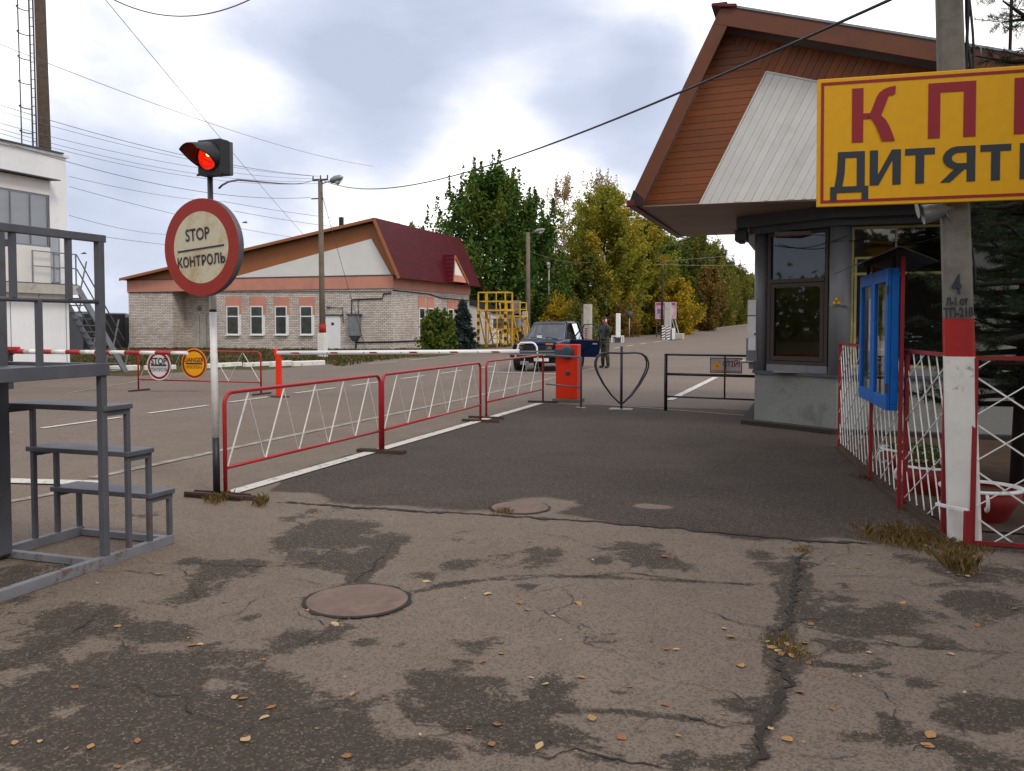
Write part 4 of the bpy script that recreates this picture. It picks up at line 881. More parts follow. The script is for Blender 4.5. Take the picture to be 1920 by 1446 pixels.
bk = rail_panel('red guard rail across the far lane carrying two round warning signs', 17.55, -12.22, R_(90), 3.55, 4)
def round_sign(name, lab, P, rz, dia, rings, parent=None, dep=.02, tilt=0., rim='disc_back'):
    t = thing(name, lab, 'sign', P, rz); r = dia/2; t.rotation_euler = (0, tilt, rz)
    m = MB(); m.lathe([(.001, dep), (r*.98, dep), (r, dep*.8), (r, 0), (r*.985, 0)], 48, axis='y'); b = m.build('backing', M[rim], t)
    for (ro, ri, mat, y, nm) in rings:
        m = MB(); m.lathe([(max(ri, .001)*r, 0), (ro*r, 0), (ro*r, .003)], 48, (0, y, 0), axis='y', sm=False); m.build(nm, M[mat], t)
    return t
PS = WE(17.4, -14.86); p = D(298, 686, PS.y-.15)
t = round_sign('stop_sign', 'round white sign with STOP lettering on the far red guard rail', p, RZ, .70, [(1.0, .92, 'disc_white', -.003, 'edge_ring'), (.92, .76, 'letter_red', -.0045, 'ring'), (.76, 0, 'disc_white', -.003, 'face')])
text('STOP', .215, M['letter_blk'], t, (0, -.008, .105), 'lettering', .006, .9); text('КОНТРОЛЬ', .115, pm('faded grey lettering', c8(120, 112, 100, .7)), t, (0, -.008, -.10), 'lettering', .001, .85)
MB().box(-.225, .225, -.009, -.006, -.005, .035).build('bar_mark', M['letter_blk'], t)
p = D(364, 682, PS.y-.2)
t = round_sign('danger_sign', 'round orange sign with DANGER lettering on the far red guard rail', p, RZ, .73, [(1.0, .94, 'disc_org', -.003, 'edge_ring'), (.94, .80, 'letter_red', -.0045, 'ring'), (.80, 0, 'disc_org', -.003, 'face')])
text('DANGER', .15, pm('brown red lettering', c8(120, 40, 10, .8)), t, (0, -.008, .085), 'lettering', .003, .92); text('НЕБЕЗПЕКА', .10, pm('faded brown lettering', c8(150, 70, 10, .8)), t, (0, -.008, -.085), 'lettering', .001, .82)
MB().box(-.235, .235, -.009, -.006, -.015, .02).build('bar_mark', M['letter_blk'], t)
# grey pipe stub rail between last guard rail and barrier
t = at('pipe_rail', 'short grey pipe handrail joining the red guard rail to the barrier box', 'handrail', 17.62, -5.28)
m = MB(); e_ = Vector((.96, -.80, 0)); m.tube([(0, 0, 1.0), tuple(e_*.97+Vector((0, 0, 1.0))), tuple(e_+Vector((0, 0, .97))), tuple(e_)], .02, 8); m.build('rail', M['grey_steel'], t)
MB().tube([(0, 0, .40), tuple(e_+Vector((0, 0, .40)))], .016, 8).build('lower_rail', M['grey_steel'], t); MB().box(e_.x-.09, e_.x+.09, e_.y-.05, e_.y+.05, 0, .015).build('base_plate', M['conc_light'], t)
# orange barrier
ob = at('barrier_cabinet', 'orange red barrier cabinet with grey pivot at the end of white boom', 'barrier', 18.1, -4.93)
MB().box(-.30, .30, -.2, .24, 0, .07).build('base', M['concrete'], ob, .01)
MB().box(-.235, .235, -.16, .16, .07, 1.22).build('cabinet', M['orange'], ob, .012)
m = MB(); m.lathe([(.001, -.11), (.10, -.11), (.145, -.08), (.15, 0), (.15, .02)], 24, (.02, -.16, 1.06), axis='y'); m.bar((-.23, -.235, 1.06), (.02, -.235, 1.06), .10, .13); m.build('pivot_head', M['grey_dk'], ob, .01)
m = MB(); m.lathe([(.001, -.02), (.05, -.02), (.055, 0)], 16, (.03, -.16, .62), axis='y'); m.build('lock_plate', M['grey_dk'], ob)
ep = WE(17.08, -11.42)
bm = at('barrier_boom', 'long white barrier boom with small red marks lowered across the lane', 'barrier boom', 18.1, -4.93)
a0 = Vector((-.20, -.235, 1.075)); iv = Matrix.Rotation(-RZ, 3, 'Z'); b0_ = iv @ (ep-bm.location)+Vector((0, 0, 1.0)); dv = b0_-a0
m = MB(); m.bar(a0, a0+dv*.16, .04, .035); m.bar(a0-Vector((0, 0, .055)), a0+dv*.16-Vector((0, 0, .055)), .03, .03); m.build('boom_sleeve', M['galv'], bm)
q0, q1 = a0+dv*.125, a0+dv*1.005
m = MB(); m.tube([q0, q1], .048, 12); bt = m.build('boom', M['white'], bm)
for k in range(6):
    c = q0.lerp(q1, .09+k*.165); m = MB(); dd = (q1-q0).normalized(); m.prism([c-dd*.10+Vector((0, -.049, -.016)), c+dd*.07+Vector((0, -.049, -.016)), c+dd*.10+Vector((0, -.049, .014)), c-dd*.07+Vector((0, -.049, .014))], (0, -.003, 0)); m.build('reflector', M['letter_red'], bt)
    c = q0.lerp(q1, .16+k*.155); m = MB(); m.lathe([(.001, -.004), (.012, -.004), (.014, 0)], 8, c+Vector((0, -.047, 0)), axis='y'); m.build('rivet', M['steel_dark'], bt)
op = at('boom_rest', 'slim orange post with forked top on which the white boom rests', 'post', 17.08, -11.42)
m = MB(); m.bar((0, 0, .02), (0, 0, .94), .11, .09); m.build('post', M['orange'], op, .006)
m = MB(); m.prism([(-.09, -.045, .94), (.055, -.045, .94), (.055, -.045, .96), (-.02, -.045, .96), (-.06, -.045, 1.10), (-.10, -.045, 1.10)], (0, .09, 0)); m.build('fork', M['orange'], op); m = MB(); m.box(-.28, .24, -.05, .05, 0, .03); m.box(-.12, .12, -.14, .14, 0, .02); m.build('base', M['rusty'], op)
# heart shaped turnstile
tn = at('turnstile', 'dark pipe turnstile with heart shaped arms on a central pole', 'turnstile', 16.75, -3.5)
m = MB(); m.tube([(0, 0, 0), (0, 0, 1.22)], .026, 10); m.build('pole', M['steel_dark'], tn)
for k, an in enumerate((R_(4), R_(33), R_(184), R_(213))):
    R0 = .52; prof = [(.02, 1.09), (.28, 1.10), (.40, 1.08), (.48, 1.02), (.52, .92), (.515, .82), (.47, .70), (.36, .50), (.2, .28), (.03, .12)]
    m = MB(); m.tube([(r*math.cos(an), r*math.sin(an), z) for r, z in prof], .0165, 8); m.build('arm', M['steel_dark'], tn)
MB().box(-.22, .22, -.12, .12, 0, .018).build('base_plate', M['conc_light'], tn)
gt = at('barrier_gate', 'black pipe gate rail with a small warning plate in front of booth', 'gate', 16.85, -2.66, R_(-9))
m = MB(); m.tube([(0, 0, 0), (0, 0, 1.09)], .032, 10); m.build('post', M['black'], gt)
for z, r in ((1.07, .020), (.70, .026), (.27, .017)): MB().tube([(0, 0, z), (1.85, 0, z)], r, 8).build('rail', M['black'], gt)
MB().tube([(1.13, 0, .27), (1.13, 0, 1.07)], .016, 8).build('strut', M['black'], gt)
pl_ = at('warning_plate', 'small grey plate with orange triangle and red lettering on the black gate', 'sign', 16.72, -1.53, R_(-9), dz=.885)
m = MB(); m.box(-.30, .30, 0, .012, -.145, .145); m.build('plate', M['plate_grey'], pl_, .004)
m = MB(); 
for x0, x1, z0, z1 in ((-.295, .295, .128, .14), (-.295, .295, -.14, -.128), (-.295, -.283, -.128, .128), (.283, .295, -.128, .128)): m.box(x0, x1, -.003, 0, z0, z1)
m.build('border', M['letter_red'], pl_)
m = MB(); m.add([(-.26, -.003, -.07), (-.07, -.003, -.07), (-.165, -.003, .10)], [(0, 1, 2)]); m.build('triangle', M['disc_org'], pl_); m = MB(); m.lathe([(.001, -.006), (.016, -.006)], 10, (-.165, 0, -.02), axis='y'); m.build('triangle_mark', M['letter_blk'], pl_)
text('СТІЙ!', .135, M['letter_red'], pl_, (.10, -.004, .02), 'lettering', .003, .86)
m = MB(); x = -.26
while x < .25: w_ = random.uniform(.015, .05); m.box(x, x+w_, -.0035, -.001, -.113, -.098); x += w_+.012
m.build('worn_print_line', M['letter_red'], pl_)
# ================================================================== STOP SIGN POST WITH TRAFFIC LIGHT
sp = at('sign_post', 'white pipe post with black foot carrying round sign and red signal', 'post', 6.93, -5.33)
def pipe(z0, z1, r, mat, nm): MB().tube([(-.018*z0/2, 0, z0), (-.018*z1/2, 0, z1)], r, 14).build(nm, M[mat], sp)
pipe(0, .58, .033, 'black', 'black_foot'); pipe(.58, 1.765, .0325, 'whitep', 'white_shaft'); pipe(1.765, 1.79, .0328, 'black', 'black_band'); pipe(1.79, 2.12, .0325, 'whitep', 'white_shaft'); pipe(2.12, 3.04, .026, 'grey_steel', 'upper_pipe')
MB().box(-.33, .30, -.06, .06, .0, .035).build('base', M['rusty'], sp)
m = MB(); m.bar((-.33, -.05, .03), (.3, -.05, .03), .02, .05); m.bar((-.3, .06, .03), (.33, .06, .03), .02, .05); m.build('base_angle', M['rusty'], sp)
P = D(377, 464, 8.02)
sgn = round_sign('stop_control_sign', 'big weathered round sign with STOP lettering and rusty red ring on post', P, RZ+R_(-6), .885, [(1.0, .735, 'disc_red', -.004, 'ring'), (.735, 0, 'disc_cream', -.0045, 'face')], dep=.075, tilt=R_(-2.5))
text('STOP', .155, M['letter_blk'], sgn, (-.03, -.010, .115), 'lettering', .002, .78, tilt=R_(-1)); text('КОНТРОЛЬ', .125, M['letter_blk'], sgn, (.0, -.010, -.125), 'lettering', .003, .80, tilt=R_(-1.5), spacing=1.05)
m = MB(); m.bar((-.275, -.008, -.022), (.275, -.008, .0), .004, .014); m.build('bar_mark', M['letter_blk'], sgn)
P = D(408, 331, 8.22)
tl = thing('traffic_light', 'single lamp black signal glowing red on top of the sign post', 'traffic light', P, RZ+R_(-3))
MB().box(-.145, .120, -.10, .03, 0, .325).build('housing', M['blackm'], tl, .012)
MB().box(-.142, .124, .03, .075, .008, .318).build('door', M['grey_steel'], tl, .01); MB().box(-.15, .125, -.108, -.10, -.005, .012).build('lip', M['blackm'], tl)
LC = Vector((-.012, -.10, .168)); lr = .122
m = MB(); m.lathe([(.001, -.030), (lr*.4, -.026), (lr*.75, -.014), (lr, 0)], 28, LC, axis='y'); m.build('lens', M['lens'], tl)
m = MB(); m.lathe([(.001, -.018), (.016, -.013), (.022, 0)], 9, LC+Vector((.022, -.032, .012)), axis='y'); m.build('filament_glow', M['bulb'], tl)
m = MB(); m.lathe([(lr+.012, -.012), (lr, -.012), (lr, 0), (lr+.012, 0)], 28, LC, axis='y'); m.build('lens_ring', M['blackm'], tl)
# visor: hood cut away below, drooping forward
vs_, fs_ = [], []; n = 26; rows = 6
for i in range(rows+1):
    f_ = i/rows
    for j in range(n+1):
        u_ = -1+2*j/n; an = u_*R_(150)*(1-.62*f_**.75)
        r = lr+.012-.012*f_
        vs_.append((LC.x+r*math.sin(an), LC.y-.27*f_, LC.z+r*math.cos(an)-.045*f_))
for i in range(rows):
    for j in range(n): k = i*(n+1)+j; fs_.append((k, k+1, k+n+2, k+n+1))
m = MB(); m.add(vs_, fs_, 0, True); vz = m.build('visor', M['blackm'], tl); so = vz.modifiers.new('shell', 'SOLIDIFY'); so.thickness = .006; so.offset = 1
# ================================================================== GREY INSPECTION STAND (left foreground)
S0, L1, L0 = 4.73, -4.56, -5.42
stn = at('inspection_stand', 'grey steel inspection stand with four steps and railing in left foreground', 'stand', S0, L1)
WD = L0-L1         # negative x
gs = M['grey_steel']
def post(x, y, z0, z1, w_=.048, mat=None): return MB().bar((x, y, z0), (x, y, z1), w_, w_).build('post', mat or gs, stn, .004)
post(0, 0, .05, 2.24); post(WD+.05, -.12, .04, 2.30, .112); post(0, -2.0, .05, 2.24); post(WD, -2.0, .05, 2.24)
for x in (0, WD):
    m = MB(); m.bar((x, -2.4, .035), (x, .66, .035), .055, .07); m.build('base_rail', M['grey_worn'], stn, .004)
for y in (.64, -.05, -2.0): MB().bar((WD+.03, y, .03), (-.03, y, .03), .05, .05).build('cross_rail', M['grey_worn'], stn, .004)
for (x, dx) in ((0, 0), (WD, 0)):
    for y0, z1 in ((.225, 1.045), (.43, .70), (.64, .365)): post(x+dx, y0, .05, z1, .034)
for k, (y0, y1, z) in enumerate(((-.02, .25, 1.07), (.19, .455, .73), (.40, .67, .395))):
    MB().box(WD-.04, .035, y0, y1, z-.012, z+.024).build('step', M['grey_worn'] if k < 0 else gs, stn, .006)
    for x in (0, WD): MB().bar((x, y0+.03, z-.03), (x, y1-.01, z-.03), .035, .035).build('bearer', gs, stn)
m = MB(); m.box(WD-.03, .03, -2.3, .03, 1.33, 1.36); dk = m.build('deck', gs, stn)
for x in (.01, WD-.01): MB().bar((x, -2.3, 1.345), (x, .04, 1.345), .05, .085).build('deck_beam', gs, stn, .004)
MB().bar((WD, .03, 1.345), (.0, .03, 1.345), .04, .08).build('deck_beam', gs, stn, .004)
for x in (0, WD):
    MB().bar((x, -2.3, 2.225), (x, .04, 2.225), .052, .05).build('handrail', gs, stn, .004)
    MB().tube([(x, -2.3, 1.80), (x, .0, 1.80)], .014, 8).build('mid_rail', gs, stn)
for y, z0, z1 in ((-.26, 1.81, 2.2), (-.68, 1.81, 2.2), (-.50, 1.38, 1.80), (-1.1, 1.38, 2.2), (-1.6, 1.38, 2.2)): MB().bar((0, y, z0), (0, y, z1), .032, .032).build('baluster', gs, stn)
MB().bar((0, -2.0, 2.22), (WD, -2.0, 2.22), .05, .05).build('handrail', gs, stn)
# ================================================================== RED AND WHITE BOOM ON THE FAR LANE
fb = at('striped_boom', 'red and white striped boom closing the far lane at left', 'barrier boom', 17.0, -19.6)
x0, x1, n = .35, 5.75, 12
for k in range(n):
    xa, xb = x0+(x1-x0)*k/n, x0+(x1-x0)*(k+1)/n; m = MB(); m.tube([(xa, 0, .96+.012*k/n), (xb, 0, .96+.012*(k+1)/n)], .062-.02*k/n, 12); m.build('boom_band', M['red'] if k % 2 == 0 else M['whitep'], fb)
MB().bar((-.35, 0, .95), (.36, 0, .95), .14, .17).build('counterweight', M['black'], fb, .01); m = MB(); m.bar((.15, .08, 0), (.15, .08, 1.0), .16, .16); m.build('pillar', M['steel_dark'], fb, .01); MB().box(.1, .6, -.10, .06, .98, 1.08).build('motor_cover', M['red'], fb, .02)
# ================================================================== WHITE CONTROL BUILDING (local y = s)
wbd = at('control_building', 'white sheet clad two storey control building with outside stair at far left', 'building', 22.0, -22.4)
z0 = E(22, -22.4); HB = 6.95
MB().box(-6, 0, -9, 0, -.15, .35).build('plinth', M['limewash'], wbd)
MB().box(-5.98, -.03, -8.97, -.03, .35, HB).build('wall', M['ribwhite'], wbd)
m = MB(); m.box(-6.1, .04, -9.1, .04, HB-.08, HB); m.build('roof_trim', M['white'], wbd); MB().box(-6.15, .10, -9.15, -.22, HB+.002, HB+.045).build('roof', M['sheetgrey'], wbd)
# glazed porch bay on the upper floor, with its slab
bx0, by0, by1 = .14, -3.6, -.86
MB().box(-.03, .32, -6, .02, 2.56, 2.86).build('landing', M['conc_light'], wbd); MB().box(-.03, .33, -6, .03, 2.862, 2.88).build('landing_edge', M['steel_dark'], wbd)
MB().box(-.03, bx0, by0, by1, 2.89, 3.98).build('porch_panel', M['render_w'], wbd)
m = MB(); m.box(-.03, bx0+.02, by0, by1+.02, 5.58, 6.02); m.build('porch_head', M['render_w'], wbd); m = MB(); m.prism([(-.03, by0, 6.12), (bx0+.30, by0, 6.06), (bx0+.30, by0, 6.03), (-.03, by0, 6.05)], (0, by1-by0+.16, 0)); m.build('porch_roof', M['sheetgrey'], wbd)
window(wbd, (bx0, by0), (bx0, by1), 3.98, 5.58, 'metal_tray', .05, 4.5, mull=(1.36, 2.05), gl='glass_far', pane_back=.02, name='window')
window(wbd, (bx0, by1), (-.02, by1), 3.98, 5.58, 'metal_tray', .05, 4.5, gl='glass_far', pane_back=.02)
MB().box(.0, .05, by0, by1, 3.98, 5.58).build('room_back', M['render_w'], wbd)
window(wbd, (-.01, -.75), (-.01, -.35), 2.9, 4.6, 'metal_tray', .04, gl='glass_far', pane_back=-.02, name='door')
for y in np.arange(-2.2, 0, 1.02): MB().box(-.035, -.022, y, y+.02, .36, 2.56).build('wall_seam', M['galv'], wbd)
# stair
st_t = at('outside_stair', 'steep grey steel stair with open treads descending from the white building', 'stair', 22.0, -22.4)
ya, za, yb_, zb_2 = .0, 2.80, 2.05, -.05
def sl_pt(x, f): return Vector((x, ya+(yb_-ya)*f, za+(zb_2-za)*f))
for x in (-.52, .30): MB().bar(sl_pt(x, 0), sl_pt(x, 1), .05, .20, up=(1, 0, 0) if False else (0, 0, 1)).build('stringer', M['metal_tray'], st_t)
for k in range(13):
    p = sl_pt(0, (k+.6)/13.2); MB().box(-.50, .28, p.y-.11, p.y+.11, p.z-.02, p.z+.015).build('tread', M['galv'], st_t)
for x in (.31, -.53):
    for dz in (.95, .5):
        m = MB(); pts = ([(x, -1.7, 2.88+dz)] if x > .2 else [])+[(x, -.02, 2.88+dz)]+[tuple(sl_pt(x, f)+Vector((0, 0, dz+.05))) for f in (.06, .95)]
        m.tube(pts, .022, 6); m.build('handrail', M['galv'], st_t)
    for f in (.05, .38, .70, .95): p = sl_pt(x, f); MB().bar(p, p+Vector((0, .28, .98)), .05, .02).build('baluster', M['galv'], st_t)
for y in (-1.68, -.9, -.05): MB().bar((.31, y, 2.88), (.31, y, 3.84), .035, .035).build('baluster', M['galv'], st_t)
# tall concrete mast with caged ladder
Pm = D(97, 660, 46); Pm.z = 0
mast = thing('ladder_mast', 'tall tapering concrete mast with caged ladder rising behind white building', 'mast', Pm, R_(-8))
Tm = D(72, -80, 46)-Pm; Tm = Matrix.Rotation(R_(8), 3, 'Z') @ Tm
MB().tube([(0, 0, 0), tuple(Tm)], [.34, .26], 14).build('shaft', M['bark'], mast)
lo_ = Vector((-.62, -.15, 0)); H_ = Tm.z
def mp_(z, dx, dy=0): return Vector((Tm.x*z/H_+dx, Tm.y*z/H_+dy, z))
for dx in (-.30, -.52): MB().tube([mp_(2, dx-.12, -.1), mp_(H_, dx-.02, -.1)], .042, 6).build('ladder_rail', M['steel_dark'], mast)
k = 3.0
while k < H_:
    m = MB(); m.tube([mp_(k, -.62+.1*k/H_, -.1), mp_(k, -.42+.1*k/H_, -.1)], .022, 5); m.build('ladder_rung', M['steel_dark'], mast); k += .45
for z in np.arange(4, H_, 1.25):
    m = MB(); m.tube([mp_(z, -.62+.1*z/H_-.22*math.sin(a_)-.05, -.1-.42+.42*math.cos(a_)) for a_ in np.linspace(-.2, 3.4, 9)], .028, 5); m.build('cage_hoop', M['steel_dark'], mast)
MB().tube([mp_(3, -.95, -.5), mp_(H_, -.88, -.5)], .032, 5).build('cage_bar', M['steel_dark'], mast)
# ================================================================== BRICK CHECKPOINT HOUSE (local x = l, y = s; base at its right front corner)
HS, HL = 46.5, -23.3
hz = E(HS, HL); hs = at('brick_house', 'pale brick house with salmon band and lopsided dark red roof', 'house', HS, HL)
def hx(px, s=HS): return onS(px, 560, s)[0]-HL
def hzz(py, px, s=HS): return onS(px, py, s)[1]-hz
LW = hx(241); DEP = 12.1; RX0, RX1 = hx(323), hx(396)
zb1_, zb2_ = 3.62, 4.36
wl = MB(); wl.box(LW, RX0, 0, .3, -.3, zb1_); wl.box(RX1, 0, 0, .3, -.3, zb1_); wl.box(RX0, RX1, 1.3, 1.6, -.3, zb1_); wl.box(RX0-.3, RX0, .3, 1.3, -.3, zb1_); wl.box(RX1, RX1+.3, .3, 1.3, -.3, zb1_)
wl.box(-.3, 0, .3, DEP, -.3, zb1_); wl.box(LW, LW+.3, .3, DEP, -.3, zb1_); wl.box(LW+.3, -.3, DEP-.3, DEP, -.3, zb1_)
wl.build('wall', M['brick'], hs)
m = MB(); m.box(LW-.06, .06, -.06, DEP+.06, zb1_, zb2_); m.build('salmon_band', M['pink'], hs); MB().box(LW-.09, .09, -.09, DEP+.09, zb2_, zb2_+.05).build('ledge', M['sheetgrey'], hs)
pk2 = (onS(702, 408, HS-.5)[0]-HL, onS(702, 408, HS-.5)[1]-hz); ev = (onS(750, 521, HS-.5)[0]-HL, onS(750, 521, HS-.5)[1]-hz); el2 = (onS(224, 522, HS-.5)[0]-HL, onS(224, 522, HS-.5)[1]-hz)
yb2 = DEP+.5
m = MB(); m.prism([(p[0], -.5, p[1]) for p in (el2, pk2, (pk2[0], pk2[1]-.14), (el2[0], el2[1]-.12))], (0, yb2+.5, 0)); m.build('roof', M['sheetgrey'], hs)
m = MB(); m.prism([(p[0], -.5, p[1]) for p in (pk2, ev, (ev[0]-.18, ev[1]), (pk2[0]-.10, pk2[1]-.05))], (0, yb2+.5, 0)); rf = m.build('roof', M['tile'], hs)
def bandp(p, q, wd, y0, y1, nm, mt_):
    p, q = Vector(p), Vector(q); m = MB(); m.prism([(p.x, y0, p.y), (q.x, y0, q.y), (q.x, y0, q.y-wd), (p.x, y0, p.y-wd)], (0, y1-y0, 0)); return m.build(nm, M[mt_], hs)
bandp(el2, pk2, .17, -.55, -.50, 'fascia', 'brown_far')
m = MB(); p, q = Vector(ev), Vector(pk2); d = (q-p).normalized(); n_ = Vector((-d.y, d.x)); n_ = n_ if n_.x < 0 else -n_
m.prism([(p.x, -.55, p.y), (q.x, -.55, q.y), (q.x+n_.x*.16, -.55, q.y+n_.y*.16), (p.x+n_.x*.16, -.55, p.y+n_.y*.16)], (0, .05, 0)); m.build('fascia', M['brown_far'], hs)
# gable: brown field, white panel standing 3 cm proud
m = MB(); m.prism([(el2[0]+.6, -.02, zb2_+.05), (ev[0]-.35, -.02, zb2_+.05), (pk2[0]-.06, -.02, pk2[1]-.2), (el2[0]+.6, -.02, el2[1]+.0)], (0, .15, 0)); m.build('gable_wall', M['brown_far'], hs)
w1 = (hx(436), zb2_+.06); w2 = (onS(697, 448, HS)[0]-HL, onS(697, 448, HS)[1]-hz); w3 = (hx(734), zb2_+.06)
MB().prism([(w1[0], -.055, w1[1]), (w3[0], -.055, w3[1]), (w2[0], -.055, w2[1])], (0, .03, 0)).build('gable_panel', M['render_w'], hs)
m = MB(); k_ = onS(640, 420, HS+3); m.box(k_[0]-HL-.12, k_[0]-HL+.12, 2.9, 3.1, k_[1]-hz-.6, k_[1]-hz+.42); m.build('chimney', M['black'], hs)
# windows: frames stand in the wall face, salmon surrounds above
for (xa, xb) in ((425, 451), (470, 496), (516, 541), (563, 589)):
    a_, b_ = hx(xa), hx(xb); zt_ = hzz(557, xa); zb3 = hzz(628, xa); zm = hzz(574, xa)
    m = MB(); m.box(a_-.06, b_+.06, -.035, -.001, zm, zt_); m.box(b_-.12, b_+.06, -.035, -.001, zm-.5, zm); m.box(a_-.06, a_+.08, -.035, -.001, zm-.1, zm); m.build('surround', M['pink'], hs)
    MB().box(a_, b_, -.004, .10, zb3, zm+.02).build('reveal', M['frame_w'], hs)
    window(hs, (a_, -.065), (b_-.1, -.065), zb3, zm, 'frame_w', .07, zm-(zm-zb3)*.36, dep=.05, gl='glass_far', pane_back=.01, sill=True)
    MB().box(a_+.05, b_-.15, -.022, -.008, zb3+.06, zm-.06).build('room_back', pm('net curtain', (.34, .36, .36, 1), .9, var=.3, scale=3), hs)
def side_win(y0, w_, z0, z1, zl):
    m = MB(); m.box(.001, .03, y0-.1, y0+w_+.1, z1, zl); m.build('surround', M['pink'], hs); MB().box(.0, .006, y0, y0+w_, z0, z1).build('room_back', pm('dim side window', (.06, .065, .07, 1), .9), hs)
    window(hs, (.055, y0), (.055, y0+w_), z0, z1, 'frame_w', .07, z0+(z1-z0)*.62, dep=.045, gl='glass_far', pane_back=.01)
for y0 in (3.6, 4.9, 8.2, 9.4): side_win(y0, .85, .75, 2.55, 3.25)
# doors, lamp, electric box, cable runs
a_, b_ = hx(611), hx(638); MB().box(a_, b_, -.05, .02, -.1, 2.02).build('door', M['frame_w'], hs, .01); MB().box((a_+b_)/2-.1, (a_+b_)/2+.08, -.058, -.05, 1.45, 1.62).build('door_notice', M['black'], hs); MB().box(a_-.1, b_+.15, -.14, -.0, 2.05, 2.13).build('lintel', M['concrete'], hs)
MB().box(a_-.35, a_-.02, -.03, -.001, .75, 1.45).build('notice_board', pm('maroon board', c8(96, 40, 36, .8)), hs)
m = MB(); m.lathe([(.001, -.2), (.09, -.17), (.12, -.08), (.08, 0)], 14, (hx(617), 0, hzz(575, 617)), axis='y'); m.build('wall_lamp', M['galv'], hs)
a_, b_ = hx(337), hx(362); MB().box(a_, (a_+b_)/2-.03, 1.24, 1.3, -.1, 2.1).build('door_leaf', M['conc_light'], hs); MB().box((a_+b_)/2+.03, b_, 1.24, 1.3, -.1, 2.1).build('door_leaf', M['conc_light'], hs)
m = MB(); m.lathe([(.001, -.14), (.13, -.12), (.16, 0)], 14, (hx(349), 1.3, hzz(578, 349)), axis='y'); m.build('wall_lamp', M['galv'], hs)
a_, b_ = hx(657), hx(677); z1_, z2_ = hzz(630, 660), hzz(592, 660); m = MB(); m.box(a_, b_, -.32, 0, z1_, z2_); bx_ = m.build('electric_box', M['galv'], hs, .02); MB().box(a_-.1, b_+.08, -.36, 0, z2_, z2_+.12).build('lid', M['sheetgrey'], bx_); MB().prism([(a_+.05, -.3, z1_), (b_-.05, -.3, z1_), (b_-.25, -.2, z1_-.3), (a_+.2, -.2, z1_-.3)], (0, .2, 0)).build('cable_gland', M['sheetgrey'], bx_)
def run(pts, r=.03, face='f'):
    m = MB(); m.tube([(hx(p[0]), -.05, hzz(p[1], p[0])) for p in pts], r, 5); m.build('wall_cable', M['wire'], hs)
run([(660, 590), (660, 562), (718, 560), (720, 551), (734, 550)], .035); run([(673, 592), (672, 562)], .02); run([(668, 640), (667, 655)], .05); run([(668, 642), (737, 641)], .04); run([(621, 576), (643, 577), (644, 605)], .02); run([(240, 549), (735, 546)], .02)
m = MB(); m.tube([(.05, .0, 3.5), (.05, 5, 3.45), (.05, 7, 3.25), (.05, 12, 3.2)], .03, 5); m.tube([(.06, 0, .5), (.06, 5, .5)], .04, 5); m.build('wall_cable', M['wire'], hs)
# dormer triangle on the red roof
o1 = .0; dyc = 7.9
zb_d = ev[1]+.12; xo = ev[0]+.28; sl_ = (pk2[1]-ev[1])/(pk2[0]-ev[0])
apex_z = zb_d+1.75; half = 1.25
xin = ev[0]+(apex_z-ev[1])/sl_
m = MB(); m.add([(xo, dyc-half, zb_d), (xo, dyc+half, zb_d), (xo-.45, dyc, apex_z)], [(0, 1, 2)]); m.build('dormer_face', M['render_w'], hs)
m = MB(); m.add([(xo-.0, dyc-half, zb_d), (xo-.0, dyc+half, zb_d), (xo-.08, dyc+half*.8, zb_d+.45), (xo-.08, dyc-half*.8, zb_d+.45)], [(0, 1, 2, 3)]); o = m.build('dormer_skirt', M['pink'], hs); o.location = (.012, 0, 0)
m = MB(); xr = ev[0]+(apex_z-ev[1])/sl_-.1; xe = ev[0]+(zb_d-ev[1])/sl_-.1
m.add([(xo+.12, dyc-half-.1, zb_d-.08), (xo-.33, dyc, apex_z+.08), (xr, dyc, apex_z+.08), (xe, dyc-half-.1, zb_d-.08), (xo+.12, dyc+half+.1, zb_d-.08), (xe, dyc+half+.1, zb_d-.08)], [(0, 1, 2, 3), (1, 4, 5, 2)]); d_ = m.build('dormer_roof', M['tile'], hs); so = d_.modifiers.new('shell', 'SOLIDIFY'); so.thickness = .05
m = MB(); 
for sgn_ in (-1, 1): m.bar((xo+.10, dyc+sgn_*(half+.05), zb_d-.06), (xo-.34, dyc, apex_z), .06, .12)
m.build('dormer_board', M['brown_far'], hs)
# rear annexe and dark garage
g = at('metal_garage', 'dark grey sheet metal garage just left of the brick house', 'garage', HS-3, HL+LW-3.2)
m = MB(); m.prism([(0, 0, 0), (2.3, 0, 0), (2.3, 0, 2.05), (1.1, 0, 2.35), (0, 0, 2.0)], (0, 5, 0)); m.build('shell', M['sheetgrey'], g); MB().box(1.15, 1.18, -.03, 0, .05, 2.1).build('door_seam', M['black'], g); MB().box(2.3, 2.9, .1, 3, 0, 2.25).build('side_wall', M['black'], g)
an = at('annexe', 'low white lean-to behind the brick house beside the yellow stand', 'annexe', HS+DEP+.4, HL-1.0); m = MB(); m.prism([(0, 0, 0), (2.6, 0, 0), (2.6, 0, 2.3), (0, 0, 3.2)], (0, 4, 0)); m.build('wall', M['render_w'], an); m = MB(); m.prism([(-.1, -.1, 3.3), (2.8, -.1, 2.33), (2.8, -.1, 2.27), (-.1, -.1, 3.24)], (0, 4.2, 0)); m.build('roof', M['black'], an)
